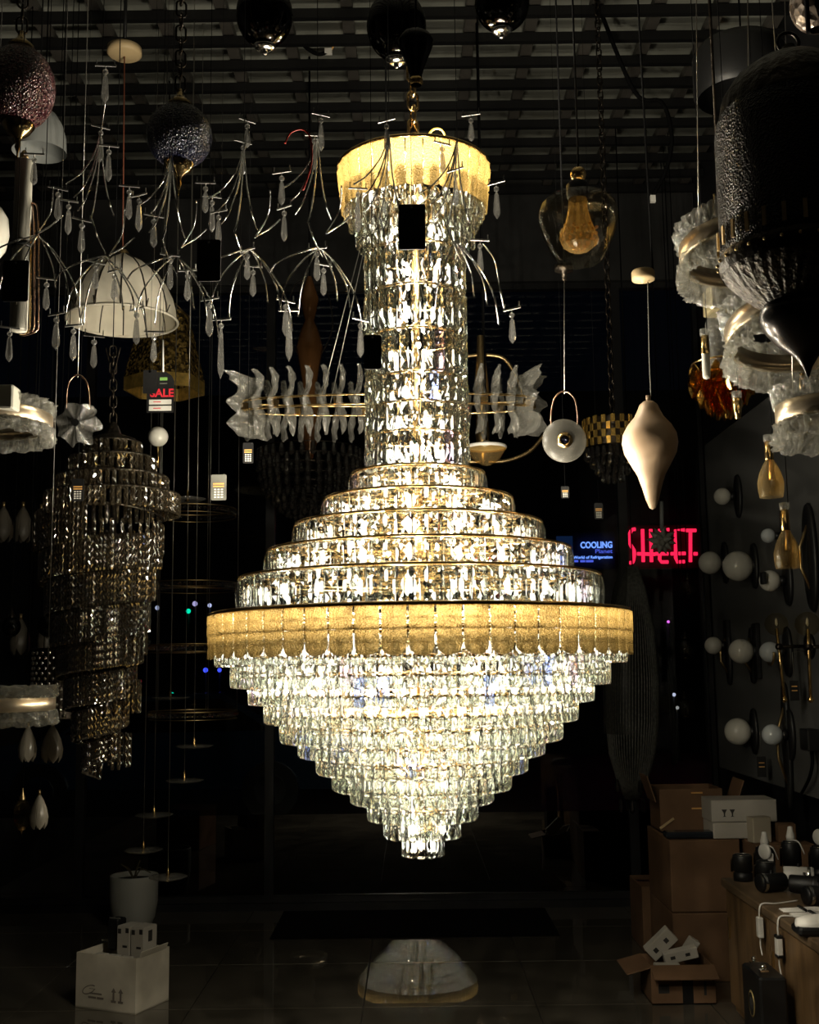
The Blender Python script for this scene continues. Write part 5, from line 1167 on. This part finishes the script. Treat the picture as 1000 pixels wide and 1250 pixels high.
for nm, ls in strokes.items():
    mb = MB()
    for l in ls: mb.tube([gp(*q) for q in l] if nm != 'letter_s' else bez([gp(*q) for q in l], 5), S(2.2,YS), 8)
    mb.build(nm, neon, t)
t = thing('blue_sign', 'blue lit shop sign reading COOLING Planet outside the window', 'sign', P(715, 692, YS)); c = P(715, 670, YS)
MB().box(P(700,672,YS)+Vector((0,.10,0)), (S(104,YS),.06,S(46,YS))).build('sign_board', pbr('navy board', (.003,.006,.03), .6), t)
def sline(s_, px, py, h, mat, bold, wpx):
    me = text_mesh(s_, 1.0, mat, 'lettering', bold, .01, 'RIGHT'); xs = [v.co.x for v in me.vertices]; k = S(wpx,YS)/(max(xs)-min(xs))
    inst('lettering', me, t, TR(*(P(px,py,YS)-t.location)) @ RX(PI/2) @ Matrix.Diagonal((k, S(h,YS)/.70, 1, 1)))
sline('COOLING', 748, 668.5, 7.5, blue, .03, 39); sline('Planet', 748, 675, 5, blue2, 0, 21); sline('World of Refrigeration', 748, 681.5, 3.4, blue, .02, 48)
for x, w_ in ((703, 6), (711.5, 6), (720, 9)): MB().box(P(x,685,YS), (S(w_,YS),.02,S(2.6,YS))).build('small_lettering', blue2, t)
MB().box(P(690,672,YS)+Vector((0,.05,0)), (S(20,YS),.02,S(36,YS))).build('lit_panel', emit('dim blue light box', (.01,.03,.10), .35), t)
for k, (px, py, r, col, s_, lb) in enumerate(((230,746,3.0,(0,.8,.45),1.2,'small green street lamp seen past the beaded rings'), (210,848,3.0,(0,.7,.45),1.0,'small green lamp low in the street beside the wires'), (251,818,3.0,(.05,.08,1),1.6,'small blue street lamp left of the golden band'), (268,818,2.6,(.05,.08,1),1.4,'second small blue street lamp next to the golden band'),
   (816,759,1.8,(.8,.15,.9),1.2,'tiny violet street lamp below the red neon sign'), (238,737,3.2,(.55,.5,.9),.8,'pale violet street lamp above the green one'), (256,739,2.6,(.6,.65,1),.9,'pale street lamp beside the violet one'), (192,742,2.8,(.5,.55,.8),.7,'pale street lamp beside the crystal spiral'), (823,848,2.2,(.7,.75,1),.8,'pale white street lamp low beside the grey board'), (827,864,2.2,(.6,.7,1),.7,'second pale white street lamp low beside the grey board'))):
    Y = 19.0+.2*(k*3 % 10); c = P(px, py, Y); t = thing('street_lamp', lb, 'street lamp', (c.x, c.y, -.11)); MB().ball(c, S(r,Y), 12).build('lamp_head', emit('street lamp glow', col, s_), t); MB().tube([(c.x, c.y+.05, -.11), (c.x, c.y+.05, c.z)], .03, 6).build('post', M['bar'], t)
# parked car
c = Vector((-2.9, 14.0, -.11)); t = thing('parked_car', 'dark blue car parked in the street behind the shop window', 'car', c); cm = TR(*c)
sec = [(-2.0,.35),(-2.05,.62),(-1.85,.82),(-1.15,.92),(-.55,1.36),(.75,1.40),(1.45,.98),(2.0,.90),(2.08,.55),(2.0,.32)]
pc = pbr('dark blue car paint', (.02,.05,.10), .25, .2, coat=.6)
MB().prism(sec, 1.62, cm).build('body', pc, t); MB().prism([(-1.05,.95),(-.52,1.30),(.72,1.34),(1.30,.98)], 1.64, cm).build('side_window', M['smoke'], t)
for x in (-1.3, 1.3):
    for s_ in (-1, 1):
        wh = MB().tube([cm @ Vector((x, s_*.68, .32)), cm @ Vector((x, s_*.86, .32))], .32, 20, smooth=False).build('wheel', M['tape'], t); MB().tube([cm @ Vector((x, s_*.86, .32)), cm @ Vector((x, s_*.88, .32))], .18, 12, smooth=False).build('hub_cap', M['chrome'], wh)
